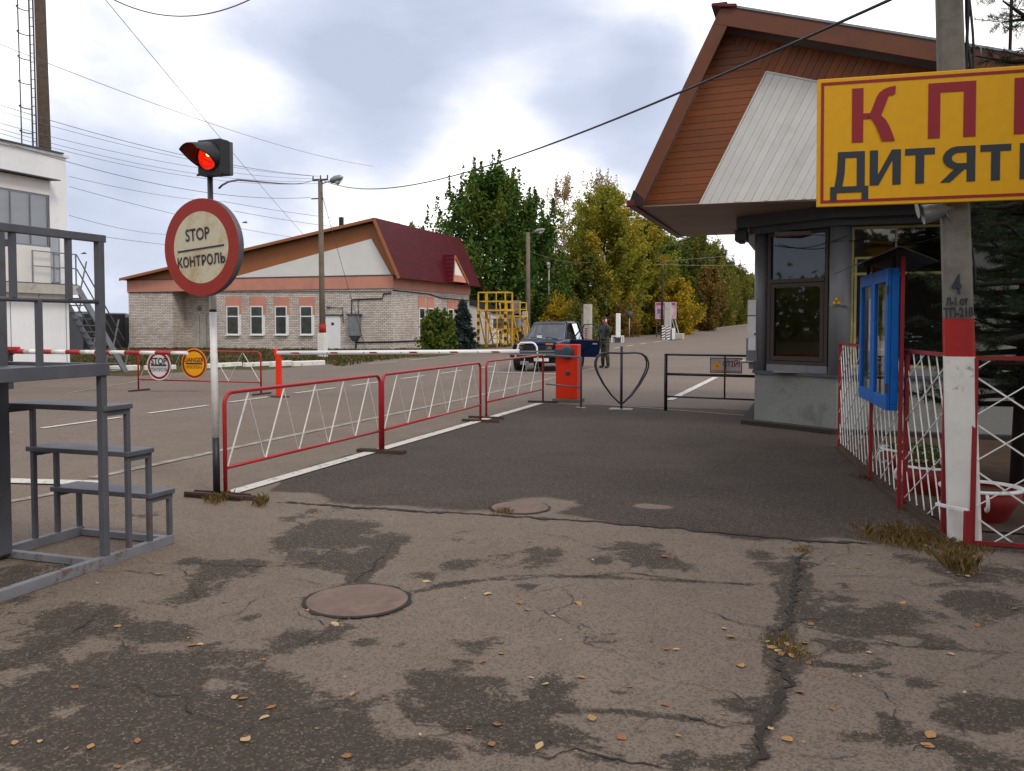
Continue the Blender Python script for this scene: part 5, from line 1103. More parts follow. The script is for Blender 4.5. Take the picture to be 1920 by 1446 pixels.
# ================================================================== YELLOW INSPECTION STANDS
def ystand(lab, P, wd, dp, hp, hr, box):
    t = thing('yellow_stand', lab, 'stand', P, RZ, 'yellow inspection stands'); Y_ = M['yel_steel']
    for x in (0, wd):
        for y in (0, dp):
            if y == 0 and box != 2:
                n = 10
                for k in range(n): MB().bar((x, y, hp*k/n), (x, y, hp*(k+1)/n), .13, .13).build('post_band', M['yellow'] if k % 2 else M['black'], t)
            else: MB().bar((x, y, 0), (x, y, hp), .09, .09).build('post', Y_, t)
            MB().bar((x, y, hp), (x, y, hp+hr), .07, .07).build('rail_post', Y_, t)
    MB().box(-.1, wd+.1, -.1, dp+.1, hp-.06, hp+.04).build('deck', Y_, t)
    for z in (hp+hr, hp+hr*.5):
        for a_, b_ in (((0, 0), (wd, 0)), ((0, dp), (wd, dp)), ((0, 0), (0, dp)), ((wd, 0), (wd, dp))): MB().bar((*a_, z), (*b_, z), .05, .05).build('rail', Y_, t)
    for x in np.linspace(0, wd, 4)[1:-1]: MB().bar((x, 0, hp), (x, 0, hp+hr), .05, .05).build('baluster', Y_, t)
    for a_, b_ in (((0, 0, hp), (wd, 0, .1)), ((wd, dp, hp), (0, dp, .1)), ((0, 0, hp*.5), (wd, 0, hp*.5)), ((wd, 0, hp), (wd, dp, .1)), ((0, 0, hp), (0, dp, .1)), ((wd*.55, dp, 0), (wd, 0, hp)), ((wd*.2, dp*.5, 0), (wd*.45, 0, hp)), ((wd*.7, 0, 0), (wd*.7, 0, hp))): MB().bar(a_, b_, .055, .055).build('brace', Y_, t)
    # stair flight towards the road
    for y in (0, dp): MB().bar((y*wd/dp, dp+.05, hp), (y*wd/dp, dp+hp*.62, .0), .06, .12).build('stringer', Y_, t)
    for k in range(7): f = (k+.7)/7.5; MB().box(0, wd, dp+hp*.62*f-.1, dp+hp*.62*f+.1, hp*(1-f)-.02, hp*(1-f)+.02).build('step', Y_, t)
    return t
P = D(897, 650, 54); P.z = E(50, -20)-.02
ystand('taller yellow inspection stand with black banded legs next to spruce', P, 1.75, 1.3, 2.32, 1.10, 0)
P = D(938, 650, 57); P.z = E(54, -20)-.02
ystand('lower yellow inspection stand with grey panel behind the taller one', P, 1.35, 1.3, 1.95, .9, 1)
t = thing('notice_board', 'grey metal panel standing on the lower yellow stand', 'panel', D(966, 588, 57.1), RZ); MB().box(-.34, .34, 0, .1, 0, .85).build('panel', M['galv'], t, .01)
t = thing('equipment_box', 'long grey metal box fixed beneath the deck of yellow stand', 'box', D(951, 607, 55.5), RZ); MB().box(-.95, .75, 0, .5, -.28, .34).build('box', M['galv'], t, .02); MB().box(-.8, .6, -.02, 0, -.05, .02).build('seam', M['sheetgrey'], t)
# ================================================================== POSTS AND PORTAL MONITORS BEYOND THE CAR
def stele(lab, px, pyb, pyt, Y_, w_px, mat='conc_light', cat='post', frame=False, nm='white_post'):
    P = D(px, pyb, Y_); s_, l_ = SL(P); P.z = E(s_, l_); k = FPX/Y_; h = (pyb-pyt)/k; w_ = w_px/k
    t = thing(nm, lab, cat, P, RZ); MB().box(-w_/2, w_/2, 0, w_*1.3, 0, h).build('column', M[mat], t, .01)
    MB().box(-w_/2-.05, -w_/2, .0, w_*1.3, .05, h-.05).build('edge_strip', M['steel_dark'], t)
    return t, w_, h
t, w_, h = stele('pale concrete post standing left of the blue car', 983, 648, 586, 60, 8); 
t, w_, h = stele('tall grey portal monitor column behind the open car door', 1100, 640, 566, 58, 13, nm='portal_monitor', cat='monitor'); MB().box(-w_*.75, -w_/2-.06, .0, .3, .8, h*.78).build('side_box', M['galv'], t); MB().box(-.32, .32, -.1, .5, 0, .3).build('base', M['concrete'], t)
for k in range(5): MB().box(-.12, .05, -.02, -.001, .32+k*.16, .39+k*.16).build('stripe', M['red'], t)
t, w_, h = stele('slim white portal monitor column in a low white frame right of the soldier', 1158, 642, 587, 60, 7, 'white', nm='portal_monitor', cat='monitor')
m = MB()
for x in (-.34, .34):
    for y in (-.25, .35): m.bar((x, y, 0), (x, y, .45), .06, .06)
for a_, b_ in (((-.34, -.25), (.34, -.25)), ((-.34, .35), (.34, .35)), ((-.34, -.25), (-.34, .35)), ((.34, -.25), (.34, .35))): m.bar((*a_, .45), (*b_, .45), .06, .06)
m.build('guard_frame', M['white'], t); MB().box(-.18, .18, -.1, .2, 0, .36).build('cable_box', M['sheetgrey'], t)
t, w_, h = stele('pale portal monitor column beside hazard striped boards far along the road', 1251, 634, 564, 66, 11, nm='portal_monitor', cat='monitor')
MB().box(-.5, .7, -.3, .6, 0, .05).build('base', M['black'], t)
for j, x in enumerate((-.36, -.02)):
    b_ = MB(); b_.box(x, x+.24, -.28, -.24, .05, 1.08); b_ = b_.build('hazard_board', M['white'], t)
    for k in range(5): m = MB(); z = .1+k*.2; m.prism([(x, -.285, z), (x+.24, -.285, z+.1), (x+.24, -.285, z+.19), (x, -.285, z+.09)], (0, .004, 0)); m.build('stripe', M['black'] if j == 0 else pm('dark maroon', c8(90, 30, 34, .7)), b_)
t, w_, h = stele('short white cabinet right of the striped boards', 1262, 633, 611, 66, 5, 'white', nm='white_cabinet', cat='cabinet')
P = D(1273, 632, 67); s_, l_ = SL(P); P.z = E(s_, l_); t = thing('concrete_block', 'whitewashed concrete block with two leaning bars at the road edge', 'block', P, RZ); MB().box(-.36, .36, -.2, .35, 0, .48).build('block', M['conc_light'], t, .04)
for x0, x1 in ((-.22, -.55), (-.02, -.32)): MB().bar((x0, 0, .48), (x1, .1, 1.55), .07, .05).build('bar', M['conc_light'], t)
def board(lab, P, wd, z0, z1, rz, cols, cat='board'):
    t = thing('billboard', lab, cat, P, rz)
    for x in (-wd/2+.1, wd/2-.1): MB().bar((x, .06, 0), (x, .06, z1), .08, .08).build('post', M['steel_dark'], t)
    MB().box(-wd/2, wd/2, 0, .05, z0, z1).build('face', pm('faded pink white poster', c8(214, 170, 186, .8), .7, var=.25, scale=3), t)
    for k, (x, z, w_, h_, c) in enumerate(cols): MB().box(x, x+w_, -.012, -.002, z, z+h_).build('poster_patch', pm('poster patch', c, .7), t)
    return t
P = D(1248, 634, 73); s_, l_ = SL(P); P.z = E(s_, l_)
board('faded pink and white billboard half hidden by the portal monitor column', P, 1.75, 1.55, 2.95, RZ, [(-.8, 2.7, 1.6, .2, c8(172, 84, 112, .8)), (-.7, 2.0, .5, .4, c8(120, 120, 140, .8)), (.1, 1.9, .5, .6, c8(226, 214, 214, .8)), (-.5, 1.65, .4, .25, c8(190, 110, 136, .8))])
P = D(1180, 618, 74); s_, l_ = SL(P); P.z = E(s_, l_)
t = thing('road_sign', 'round road sign seen from behind on slim pole before the trees', 'sign', P, RZ); MB().tube([(0, 0, 0), (0, 0, 2.0)], .04, 8).build('pole', M['conc_light'], t); m = MB(); m.lathe([(.001, 0), (.3, 0), (.3, .02), (.001, .02)], 24, (0, -.05, 1.95), axis='y'); m.build('disc', M['sheetgrey'], t)
# ================================================================== STREET POLES AND LAMPS
def lamp_pole(lab, px, pyt, Y_, w_, arms, base_white=False, lean=0, mat='polewood'):
    P = D(px, 640, Y_); s_, l_ = SL(P); P.z = E(s_, l_); H = EYE+(608-pyt)/FPX*Y_-P.z
    t = thing('lamp_pole', lab, 'street lamp', P, RZ, 'street lamps along the road')
    MB().tube([(0, 0, 0), (lean*.5, 0, H*.5), (lean, 0, H)], [w_/2, w_*.42, w_*.36], 10).build('pole', M[mat], t)
    if base_white: MB().bar((0, 0, -.1), (0, 0, 1.15), w_*1.12, w_*1.12).build('painted_foot', M['limewash'], t); MB().tube([(0, 0, 1.15), (0, 0, 1.55)], w_*.56, 10).build('painted_band', M['redband'], t)
    for (dx, dz, ln, big) in arms:
        e_ = Vector((lean+dx, -.1, H+dz)); MB().tube([(lean, 0, H-.25), (lean+dx*.5, -.06, H-.1+dz*.6), tuple(e_)], .025, 6).build('arm', M['steel_dark'], t)
        m = MB(); dr = Vector((ln, -.1, abs(ln)*.18)); m.tube([e_, e_+dr*.15, e_+dr*.45, e_+dr*.8, e_+dr], [.03, .10*big, .14*big, .12*big, .03], 10); hd = m.build('lamp_head', M['galv'], t)
        m = MB(); m.tube([e_+dr*.35-Vector((0, 0, .09*big)), e_+dr*.6-Vector((0, 0, .13*big)), e_+dr*.9-Vector((0, 0, .08*big))], [.04, .10*big, .03], 8); m.build('lamp_glass', M['lampglass'], hd)
    return t, P, H
pA, PA, HA = lamp_pole('nearest wooden lamp pole with white painted foot before the brick house', 605, 338, 41, .30, [(.55, -.15, .75, 1.25)], True, -.05)
m = MB(); m.bar((-.42, -.05, HA-.05), (.38, -.05, HA-.05), .08, .08); m.bar((-.5, -.05, HA-.9), (.1, -.05, HA-.9), .05, .05); 
for x in (-.4, .0, .36): m.cyl((x, -.05, HA), (x, -.05, HA+.16), .03, n=6)
m.build('crossarm', M['steel_dark'], pA)
MB().tube([(.05, -.1, HA-.6), (1.75, 1.0, .2)], .012, 4).build('stay_wire', M['wire'], pA)
lamp_pole('wooden lamp pole in front of the dark green maple', 990, 437, 62, .36, [(.45, .0, .85, 1.1)])
lamp_pole('thin pale lamp pole with a single ball headed lamp behind the blue car', 1029, 500, 70, .16, [(-.2, .1, .35, 1.7)], mat='bark_b')
lamp_pole('slim lamp pole before the yellow green willow', 1133, 480, 80, .24, [(.35, .15, .75, .9)], mat='bark_b')
lamp_pole('dark wooden pole without lamp beside the golden shrub', 1241, 505, 72, .22, [], mat='bark_dark')
# white kerb stones
kn = 0
for (xa, ya_, xb, yb_3) in ((150, 697, 196, 696), (205, 696, 262, 694), (270, 694, 330, 692), (345, 692, 398, 690), (402, 689, 452, 686), (458, 688, 505, 685), (508, 688, 545, 685), (548, 687, 608, 684)):
    a_, b_ = G(xa, ya_), G(xb, yb_3); t = thing('kerb_stone', 'whitewashed concrete kerb stone along the edge of the grass verge', 'kerb stone', a_, math.atan2(b_.y-a_.y, b_.x-a_.x), 'white kerb stones')
    Lk = (b_-a_).length; MB().box(0, Lk, -.08, .10, -.05, random.uniform(.15, .2)).build('stone', M['limewash'], t, .03); t.rotation_euler.x = random.uniform(-.05, .05); kn += 1
# ================================================================== CAR
M['car_lamp'] = pm('headlamp glass', c8(84, 86, 90, .6), .2, spec=.5)
def car():
    P = G(1010, 697); s_, l_ = SL(P); c = at('parked_car', 'dark blue boxy off-road car with white bull bar and one door open', 'car', s_+1.75, l_-.12)
    n_ = M['navy']; m = MB()
    def ring(y, hw, zb, zm, zt, tw): return [(-hw*.94, y, zb), (-hw, y, zb+.16), (-hw, y, zm), (-hw+.05, y, zt-.05), (-tw, y, zt), (tw, y, zt), (hw-.05, y, zt-.05), (hw, y, zm), (hw, y, zb+.16), (hw*.94, y, zb)]
    R = [ring(-1.80, .73, .50, .78, .90, .66), ring(-1.72, .80, .42, .82, .955, .68), ring(-1.2, .83, .40, .86, 1.0, .70), ring(-.68, .84, .40, .90, 1.04, .72), ring(-.2, .84, .40, .92, 1.03, .76), ring(1.2, .84, .40, .92, 1.02, .76), ring(1.72, .81, .42, .90, 1.0, .72), ring(1.84, .76, .5, .85, .94, .68)]
    vs = [v for r in R for v in r]; n = 10; fs = [tuple(range(n)), tuple(reversed(range((len(R)-1)*n, len(R)*n)))]
    for i in range(len(R)-1): fs += [(i*n+j, (i+1)*n+j, (i+1)*n+(j+1) % n, i*n+(j+1) % n) for j in range(n)]
    m.add(vs, fs); m.build('body', n_, c, .02)
    # roof and pillars
    m = MB(); rr = []
    for y, hw, z in ((-.02, .56, 1.575), (.10, .60, 1.63), (1.15, .60, 1.645), (1.5, .57, 1.60)): rr += [(-hw, y, z-.04), (-hw+.06, y, z), (hw-.06, y, z), (hw, y, z-.04), (hw, y, z-.075), (-hw, y, z-.075)]
    fs = [tuple(range(6)), tuple(reversed(range(18, 24)))]
    for i in range(3): fs += [(i*6+j, (i+1)*6+j, (i+1)*6+(j+1) % 6, i*6+(j+1) % 6) for j in range(6)]
    m.add(rr, fs); m.build('roof', n_, c, .02)
    for sx_ in (-1, 1):
        for (a_, b_, w_) in (((.70*sx_, -.62, 1.0), (.57*sx_, .0, 1.58), .07), ((.76*sx_, .55, 1.0), (.59*sx_, .50, 1.58), .08), ((.74*sx_, 1.62, .98), (.56*sx_, 1.42, 1.6), .14)): MB().bar(a_, b_, w_, .06, up=(0, 1, 0)).build('pillar', n_, c, .008)
    m = MB(); m.add([(-.67, -.64, 1.035), (.67, -.64, 1.035), (.54, -.02, 1.565), (-.54, -.02, 1.565)], [(0, 1, 2, 3)]); ws = m.build('windscreen', M['glass_car'], c)
    m = MB(); m.tube([(-.69, -.65, 1.03), (.69, -.65, 1.03), (.56, -.03, 1.575), (-.56, -.03, 1.575)], .022, 5, closed=True); m.build('seal', M['galv'], ws)
    m = MB(); m.add([(-.62, 1.62, 1.0), (.62, 1.62, 1.0), (.5, 1.44, 1.56), (-.5, 1.44, 1.56)], [(0, 1, 2, 3)]); m.build('rear_window', M['glass_car'], c)
    m = MB(); m.add([(-.76, -.5, 1.02), (-.6, .02, 1.55), (-.6, 1.38, 1.57), (-.76, 1.52, 1.0)], [(0, 1, 2, 3)]); m.build('side_window', M['glass_car'], c); m = MB(); m.add([(.76, .6, 1.02), (.6, .56, 1.55), (.6, 1.38, 1.57), (.76, 1.52, 1.0)], [(0, 1, 2, 3)]); m.build('side_window', M['glass_car'], c)
    for sx_ in (-.34, .34): m = MB(); m.box(sx_-.24, sx_+.24, .35, .48, .7, 1.25); m.box(sx_-.12, sx_+.12, .37, .45, 1.27, 1.42); m.build('seat', M['fabric_seat'], c, .03)
    m = MB(); m.tube([(.34+.18*math.cos(a_), -.25+.06*math.sin(a_), 1.06+.17*math.sin(a_)) for a_ in np.linspace(0, 6.28, 15)[:-1]], .015, 5, closed=True); m.build('steering_wheel', M['black'], c)
    MB().box(-.30, -.12, -.60, -.597, 1.06, 1.16).build('permit_card', M['paper'], c)
    for sx_ in (-.36, .18): MB().bar((sx_+.28, -.70, 1.045), (sx_-.16, -.60, 1.10), .02, .02).build('wiper', M['black'], c)
    # nose
    MB().box(-.62, .62, -1.825, -1.80, .60, .84).build('grille', M['black'], c, .008)
    for k in range(5): MB().box(-.36, .36, -1.834, -1.826, .63+k*.04, .645+k*.04).build('grille_bar', M['black'], c)
    for sx_ in (-1, 1):
        m = MB(); m.lathe([(.001, -.035), (.06, -.03), (.088, -.005), (.098, 0)], 20, (.50*sx_, -1.825, .72), axis='y'); m.build('headlight', M['car_lamp'], c)
        MB().box(.50*sx_-.13, .50*sx_+.13, -1.815, -1.79, .862, .915).build('indicator', M['amber'], c, .006)
        m = MB(); m.tube([(.84*sx_, -.42, 1.06), (.99*sx_, -.45, 1.10)], .012, 5); m.box(.92*sx_-.07, .92*sx_+.09, -.47, -.44, 1.06, 1.20); m.build('mirror', M['black'], c)
    m = MB(); m.box(-.82, .82, -1.93, -1.80, .44, .55); m.build('bumper', M['black'], c, .02)
    m = MB(); m.tube([(-.62, -1.98, .42), (-.56, -1.99, .62), (-.50, -1.99, .86), (-.42, -1.99, .93), (-.05, -1.99, .94), (.05, -1.99, .91), (.13, -1.99, .8), (.16, -1.98, .42)], .032, 8); m.tube([(-.72, -1.97, .55), (.72, -1.97, .55)], .028, 8); m.build('bull_bar', M['white'], c)
    MB().box(.02, .52, -1.945, -1.93, .335, .44).build('number_plate', M['disc_white'], c); MB().box(-.48, -.18, -1.9, -1.86, .20, .33).build('skid_plate', M['galv'], c, .03)
    for x in (.25, .42): m = MB(); m.lathe([(.001, -.02), (.03, -.015), (.035, 0)], 10, (x, -1.93, .56), axis='y'); m.build('fog_lamp', M['lampglass'], c)
    MB().box(-.70, .70, -1.7, 1.7, .26, .42).build('underbody', M['black'], c)
    for y in (-1.12, 1.08):
        for sx_ in (-1, 1):
            m = MB(); m.lathe([(.18, -.08), (.30, -.09), (.345, -.06), (.345, .06), (.30, .09), (.18, .08)], 24, (.72*sx_, y, .345), axis='x'); wh = m.build('wheel', M['tyre'], c)
            m = MB(); m.lathe([(.001, .05*sx_), (.10, .06*sx_), (.18, .075*sx_)], 16, (.72*sx_, y, .345), axis='x'); m.build('rim', M['galv'], wh)
            m = MB(); m.lathe([(.39, -.10*sx_), (.40, .125*sx_), (.35, .127*sx_)], 20, (.72*sx_, y, .36), axis='x'); m.build('wheel_arch', M['black'], c)
    MB().box(.835, .845, -.55, .56, .42, 1.0).build('door_opening', M['black'], c)
    MB().box(.60, .62, -.5, .5, .45, .9).build('sill_trim', M['black'], c)
    # open front door on the car's left side
    h_ = R_(-8); dv_ = Vector((math.cos(h_), math.sin(h_), 0)); o_ = Vector((.86, -.55, 0)); nn = Vector((dv_.y, -dv_.x, 0))
    T = lambda f, z, d=0: o_+dv_*f+nn*d+Vector((0, 0, z))
    m = MB(); m.prism([T(0, .44), T(1.0, .44), T(1.06, .7), T(1.08, 1.0), T(0, 1.02)], tuple(-nn*.07)); dr = m.build('door', n_, c, .012)
    m = MB(); m.tube([T(.05, 1.0, -.03), T(.52, 1.53, -.03), T(.98, 1.55, -.03), T(1.06, 1.0, -.03)], .022, 6); m.tube([T(.30, 1.0, -.03), T(.50, 1.50, -.03)], .012, 5); m.build('window_frame', M['black'], dr)
    m = MB(); m.add([T(.08, 1.01, -.03), T(.53, 1.51, -.03), T(.97, 1.53, -.03), T(1.05, 1.01, -.03)], [(0, 1, 2, 3)]); m.build('pane', M['glass_cab'], dr)
    m = MB(); m.add([T(.82, .87, .012), T(1.0, .87, .012), T(1.0, .91, .012), T(.82, .91, .012), T(.82, .87, .03), T(1.0, .87, .03), T(1.0, .91, .03), T(.82, .91, .03)], [(0, 3, 2, 1), (4, 5, 6, 7), (0, 1, 5, 4), (1, 2, 6, 5), (2, 3, 7, 6), (3, 0, 4, 7)]); m.build('handle', M['chrome'], dr)
    return c
car()
# ================================================================== SOLDIER (faces -y locally)
def person():
    P = G(1134, 690); t = thing('person', 'person in camouflage uniform with phone at ear beside the open car door', 'person', P, RZ+R_(-32))
    J = {}; V = []; Ed = []; Rr = []
    def j(nm, p, r, par=None):
        J[nm] = len(V); V.append(p); Rr.append(r)
        if par: Ed.append((J[par], J[nm]))
    j('pelvis', (0, 0, .96), (.165, .125)); j('waist', (0, .01, 1.08), (.15, .11), 'pelvis'); j('chest', (0, .015, 1.27), (.185, .125), 'waist'); j('upper', (0, .02, 1.41), (.15, .10), 'chest'); j('neck', (0, .0, 1.50), (.06, .06), 'upper'); j('chin', (0, -.02, 1.57), (.07, .08), 'neck'); j('head', (0, -.02, 1.66), (.082, .10), 'chin'); j('crown', (0, .0, 1.735), (.06, .075), 'head')
    for sg_, n_ in ((1, 'r'), (-1, 'l')):
        j('hip'+n_, (.105*sg_, 0, .88), (.105, .105), 'pelvis'); kx = (.13 if sg_ > 0 else .10)
        j('knee'+n_, (kx*sg_, -.03 if sg_ > 0 else .02, .50), (.082, .085), 'hip'+n_); j('calf'+n_, (kx*sg_*1.08, .0, .32), (.072, .075), 'knee'+n_); j('ankle'+n_, (kx*sg_*1.1, .02, .10), (.06, .06), 'calf'+n_); j('heel'+n_, (kx*sg_*1.1, .03, .05), (.055, .06), 'ankle'+n_); j('toe'+n_, (kx*sg_*1.25, -.15, .045), (.048, .042), 'heel'+n_)
    j('shl', (-.19, .02, 1.40), (.085, .08), 'upper'); j('ell', (-.30, -.08, 1.17), (.062, .062), 'shl'); j('wrl', (-.20, -.27, 1.13), (.045, .045), 'ell'); j('hal', (-.14, -.33, 1.14), (.042, .028), 'wrl')
    j('shr', (.19, .02, 1.40), (.085, .08), 'upper'); j('elr', (.36, -.10, 1.26), (.065, .065), 'shr'); j('wrr', (.20, -.10, 1.50), (.045, .045), 'elr'); j('har', (.125, -.065, 1.585), (.040, .026), 'wrr')
    me = bpy.data.meshes.new('person_body'); me.from_pydata(V, Ed, []); o = bpy.data.objects.new('tmp_body', me); C.objects.link(o)
    sk = o.modifiers.new('s', 'SKIN'); sk.use_smooth_shade = True; sb = o.modifiers.new('d', 'SUBSURF'); sb.levels = 2; sb.render_levels = 2
    for i, d in enumerate(me.skin_vertices[0].data): d.radius = Rr[i]; d.use_root = (i == 0)
    bpy.context.view_layer.update(); m2 = bpy.data.meshes.new_from_object(o.evaluated_get(bpy.context.evaluated_depsgraph_get())); bpy.data.objects.remove(o)
    m2.name = 'body'; m2.materials.clear()
    for k in ('camo', 'skin', 'shirt', 'black'): m2.materials.append(M[k])
    for f in m2.polygons:
        x, y, z = f.center; f.use_smooth = True; k = 0
        if z > 1.495 and abs(x) < .11 and not (x > .085): k = 1
        if (Vector((x, y, z))-Vector(V[J['hal']])).length < .075 or (Vector((x, y, z))-Vector(V[J['har']])).length < .07: k = 1
        if k == 0 and z > 1.0 and z < 1.5 and abs(x+.01) < .06+.03*(z-1.0) and f.normal.y < -.3: k = 2
        if z < .17: k = 3
        f.material_index = k
    b = bpy.data.objects.new('body', m2); C.objects.link(b); b.parent = t
    m = MB(); m.lathe([(.088, -.03), (.096, .02), (.085, .065), (.05, .095), (.001, .105)], 16, (0, .012, 1.68)); hr = m.build('hair', M['hair'], t); hr.scale = (1, 1.12, 1); 
    m = MB(); m.lathe([(.001, -.022), (.012, -.014), (.014, 0)], 8, (0, -.118, 1.645), axis='y'); m.build('nose', M['skin'], b)
    for x in (-.034, .034): m = MB(); m.lathe([(.001, -.006), (.011, 0)], 8, (x, -.112, 1.672), axis='y'); m.build('eye', M['black'], b)
    MB().box(-.024, .024, -.116, -.106, 1.604, 1.612).build('mouth', pm('lips', c8(130, 60, 56)), b)
    m = MB(); m.lathe([(.001, -.02), (.022, -.01), (.026, .01), (.001, .02)], 8, (-.09, .0, 1.655), axis='x'); m.build('ear', M['skin'], b)
    for hnd, base, d0 in (('l', V[J['hal']], Vector((.05, -.07, -.01))), ('r', V[J['har']], Vector((-.015, -.02, .07)))):
        for k in range(4):
            p0 = Vector(base)+Vector((0, 0, .022-.015*k)) if hnd == 'l' else Vector(base)+Vector((0, .022-.016*k, 0)); L_ = (.85, 1., .95, .75)[k]
            m = MB(); m.tube([p0, p0+d0*.55*L_, p0+d0*L_+Vector((.0, .012, -.012))], [.011, .0095, .006], 6); m.build('finger', M['skin'], b)
        p0 = Vector(base); m = MB(); m.tube([p0, p0+Vector((.01, -.02, .035)), p0+Vector((.03, -.035, .05))] if hnd == 'l' else [p0, p0+Vector((-.01, -.04, .01)), p0+Vector((-.02, -.05, .03))], [.013, .011, .007], 6); m.build('thumb', M['skin'], b)
    ph = thing('mobile_phone', 'small pale mobile phone held at the ear of the person', 'phone', t.matrix_basis @ Vector((.105, -.055, 1.58)), RZ+R_(-32)); MB().box(-.008, .012, -.03, .03, .0, .13).build('case', M['disc_white'], ph, .004)
    MB().box(-.17, .17, -.13, .135, .985, 1.03).build('belt', M['black'], t, .02)
    return t
person()
# ================================================================== TREES
def tree(name, lab, px, pyt, Y_, wpx, mat, cat='tree', group=None, n=24000, leaf=.30, base=None, shape='round', trunk=True, dens=1.0, bark='bark', cb=.22, py0=None, clumps=70, spiky=0., rag=1.0):
    P = D(px, 620, Y_); s_, l_ = SL(P); P.z = E(s_, l_) if base is None else base
    H = EYE+(608-pyt)/FPX*Y_-P.z; Wd = wpx/FPX*Y_*1.2
    t = thing(name, lab, cat, P, NR.uniform(0, 6.28), group)
    grow_tree(t, H, Wd, mat, n, leaf, shape, trunk, bark, cb, clumps, spiky, rag); return t
def grow_tree(t, H, Wd, mat, n, leaf, shape='round', trunk=True, bark='bark', cb=.22, clumps=70, spiky=0., rag=1.0):
    """a tapered stem, limbs that leave it upward, and a plume of leaves along the outer part of each limb"""
    rg = NR; m = MB(); lean = rg.uniform(-.02, .02, 2)*H; tr = .014*H+.05; zt = H*(.86 if shape != 'bush' else .5)
    stem = lambda f: np.array([lean[0]*f, lean[1]*f, zt*f])
    if trunk: m.tube([(0, 0, -.1), tuple(stem(.4)), tuple(stem(1))], [tr, tr*.75, tr*.12], 8)
    def rmax(u_):
        if shape == 'cone': return (1-u_)**.85*.5+.02
        if shape == 'bush': return .5*math.sqrt(max(.02, 1-(u_*1.02-.12)**2))
        if shape == 'dome': return .5*min(1, (1-u_)*2.1+.02)**.62*min(1, .75+u_*1.2)
        return .5*math.sin(math.pi*(u_*.90+.09))**.62
    P_, T_ = [], []; nl = clumps; wts = rg.dirichlet(np.ones(nl)*4)*n; pr = (.40 if shape != 'cone' else .30)*Wd/math.sqrt(nl)*1.5
    for i in range(nl):
        u_ = (i+.5)/nl*.97+rg.uniform(-.02, .02); u_ = min(.985, max(0.01, u_)); a_ = i*2.39996+rg.uniform(-.5, .5)
        rr = rmax(u_)*Wd*(rg.uniform(.35, 1.0)**.55)*(1+.22*rag*rg.uniform(-1, 1)); tip = np.array([rr*math.cos(a_)+lean[0]*u_, rr*math.sin(a_)+lean[1]*u_, H*(cb+(1-cb)*u_)])
        drop = rr*(rg.uniform(.45, 1.1) if shape in ('dome', 'round', 'bush') else -.15); q = stem(min(.97, max(.04, (tip[2]-drop)/zt)))
        up = (spiky*rg.uniform(.02, .085))*H; tip = tip+np.array([0, 0, up*.6])
        if trunk and (i % 3 == 0): md = q*.5+tip*.5+np.array([0, 0, -.04*rr]); m.tube([tuple(q), tuple(md), tuple(tip)], [tr*.34*(1-u_*.5)+.012, tr*.16+.008, .008], 5)
        k = int(wts[i]); 
        if k < 4: continue
        f = rg.uniform(.25, 1.0, k)**.8; ax_ = (tip-q)[None, :]*f[:, None]+q[None, :]; ax_[:, 2] -= .10*rr*np.sin(f*math.pi)*(1 if shape != 'cone' else -.5)
        rad = pr*rg.uniform(.7, 1.35)*(np.sin(np.clip(f*1.05-.18, 0, 1)*math.pi)**.7+.16)
        d = rg.normal(size=(k, 3)); d = d/np.linalg.norm(d, axis=1)[:, None]*(rg.uniform(0, 1, k)**.5)[:, None]*rad[:, None]
        d[:, 2] *= .62 if shape == 'cone' else .85
        sub_ = rg.normal(size=(6, 3))*pr*.45; d += sub_[rg.integers(0, 6, k)]*(.8)
        pt = ax_+d
        if spiky:
            ks = max(3, int(k*.10)); g_ = rg.uniform(0, 1, ks); sh = tip+np.stack([rg.normal(size=ks)*leaf*.5*(1.2-g_), rg.normal(size=ks)*leaf*.5*(1.2-g_), g_*(up*1.6+leaf)], 1); pt = np.concatenate([pt, sh])
        P_.append(pt); T_.append(np.clip(rg.normal(rg.uniform(.15, .8), .17, len(pt)), 0, 1))
    if trunk: m.build('trunk', M[bark], t)
    pts = np.concatenate(P_); tn = np.concatenate(T_); pts[:, 2] = np.maximum(pts[:, 2], .08)
    return quads('crown', pts, NR.uniform(.6, 1.35, len(pts))*leaf, tn, mat, t, aspect=.6 if shape != 'cone' else .30)
G_ = 'trees along the far roadside'
tree('maple_tree', 'large dark green broad maple behind the red roofed brick house', 925, 330, 74, 262, LF['maple'], n=70000, leaf=.30, cb=.12, clumps=130, spiky=.8, rag=.6, bark='bark_dark', shape='dome')
tree('maple_tree', 'small pale tree top showing just above the red roof ridge', 778, 415, 84, 26, LF['olive'], n=3000, leaf=.3, cb=.3, clumps=14)
tree('birch_tree', 'thin pale yellow birch with sky showing through, right of the maple', 1058, 330, 92, 84, LF['birch'], n=9500, leaf=.20, bark='bark_b', cb=.12, clumps=90, spiky=.5)
tree('willow_tree', 'tall yellow green willow, broadest crown left of booth roof', 1128, 350, 82, 172, LF['willow'], n=60000, leaf=.27, cb=.03, clumps=150, shape='round')
tree('birch_tree', 'thin pale yellow birch top rising behind the tall willow', 1128, 328, 100, 90, LF['birch'], n=8000, leaf=.22, bark='bark_b', cb=.45, clumps=80, spiky=.5)
tree('willow_tree', 'olive yellow tree between willow and booth eave', 1208, 402, 88, 125, LF['willow'], n=34000, leaf=.27, cb=.03, clumps=100)
tree('roadside_tree', 'dark olive tree filling the gap beneath the willow crown', 1100, 478, 78, 100, LF['olive'], n=26000, leaf=.25, cb=.03, clumps=90)
tree('roadside_tree', 'dark green tree low behind the thin ball headed lamp', 1020, 452, 84, 130, LF['green'], n=30000, leaf=.25, cb=.03, clumps=90)
tree('shrub', 'bright yellow shrub left of soldier behind the blue car', 1046, 548, 70, 76, LF['gold'], 'shrub', n=7000, leaf=.17, shape='bush', cb=.04, clumps=42)
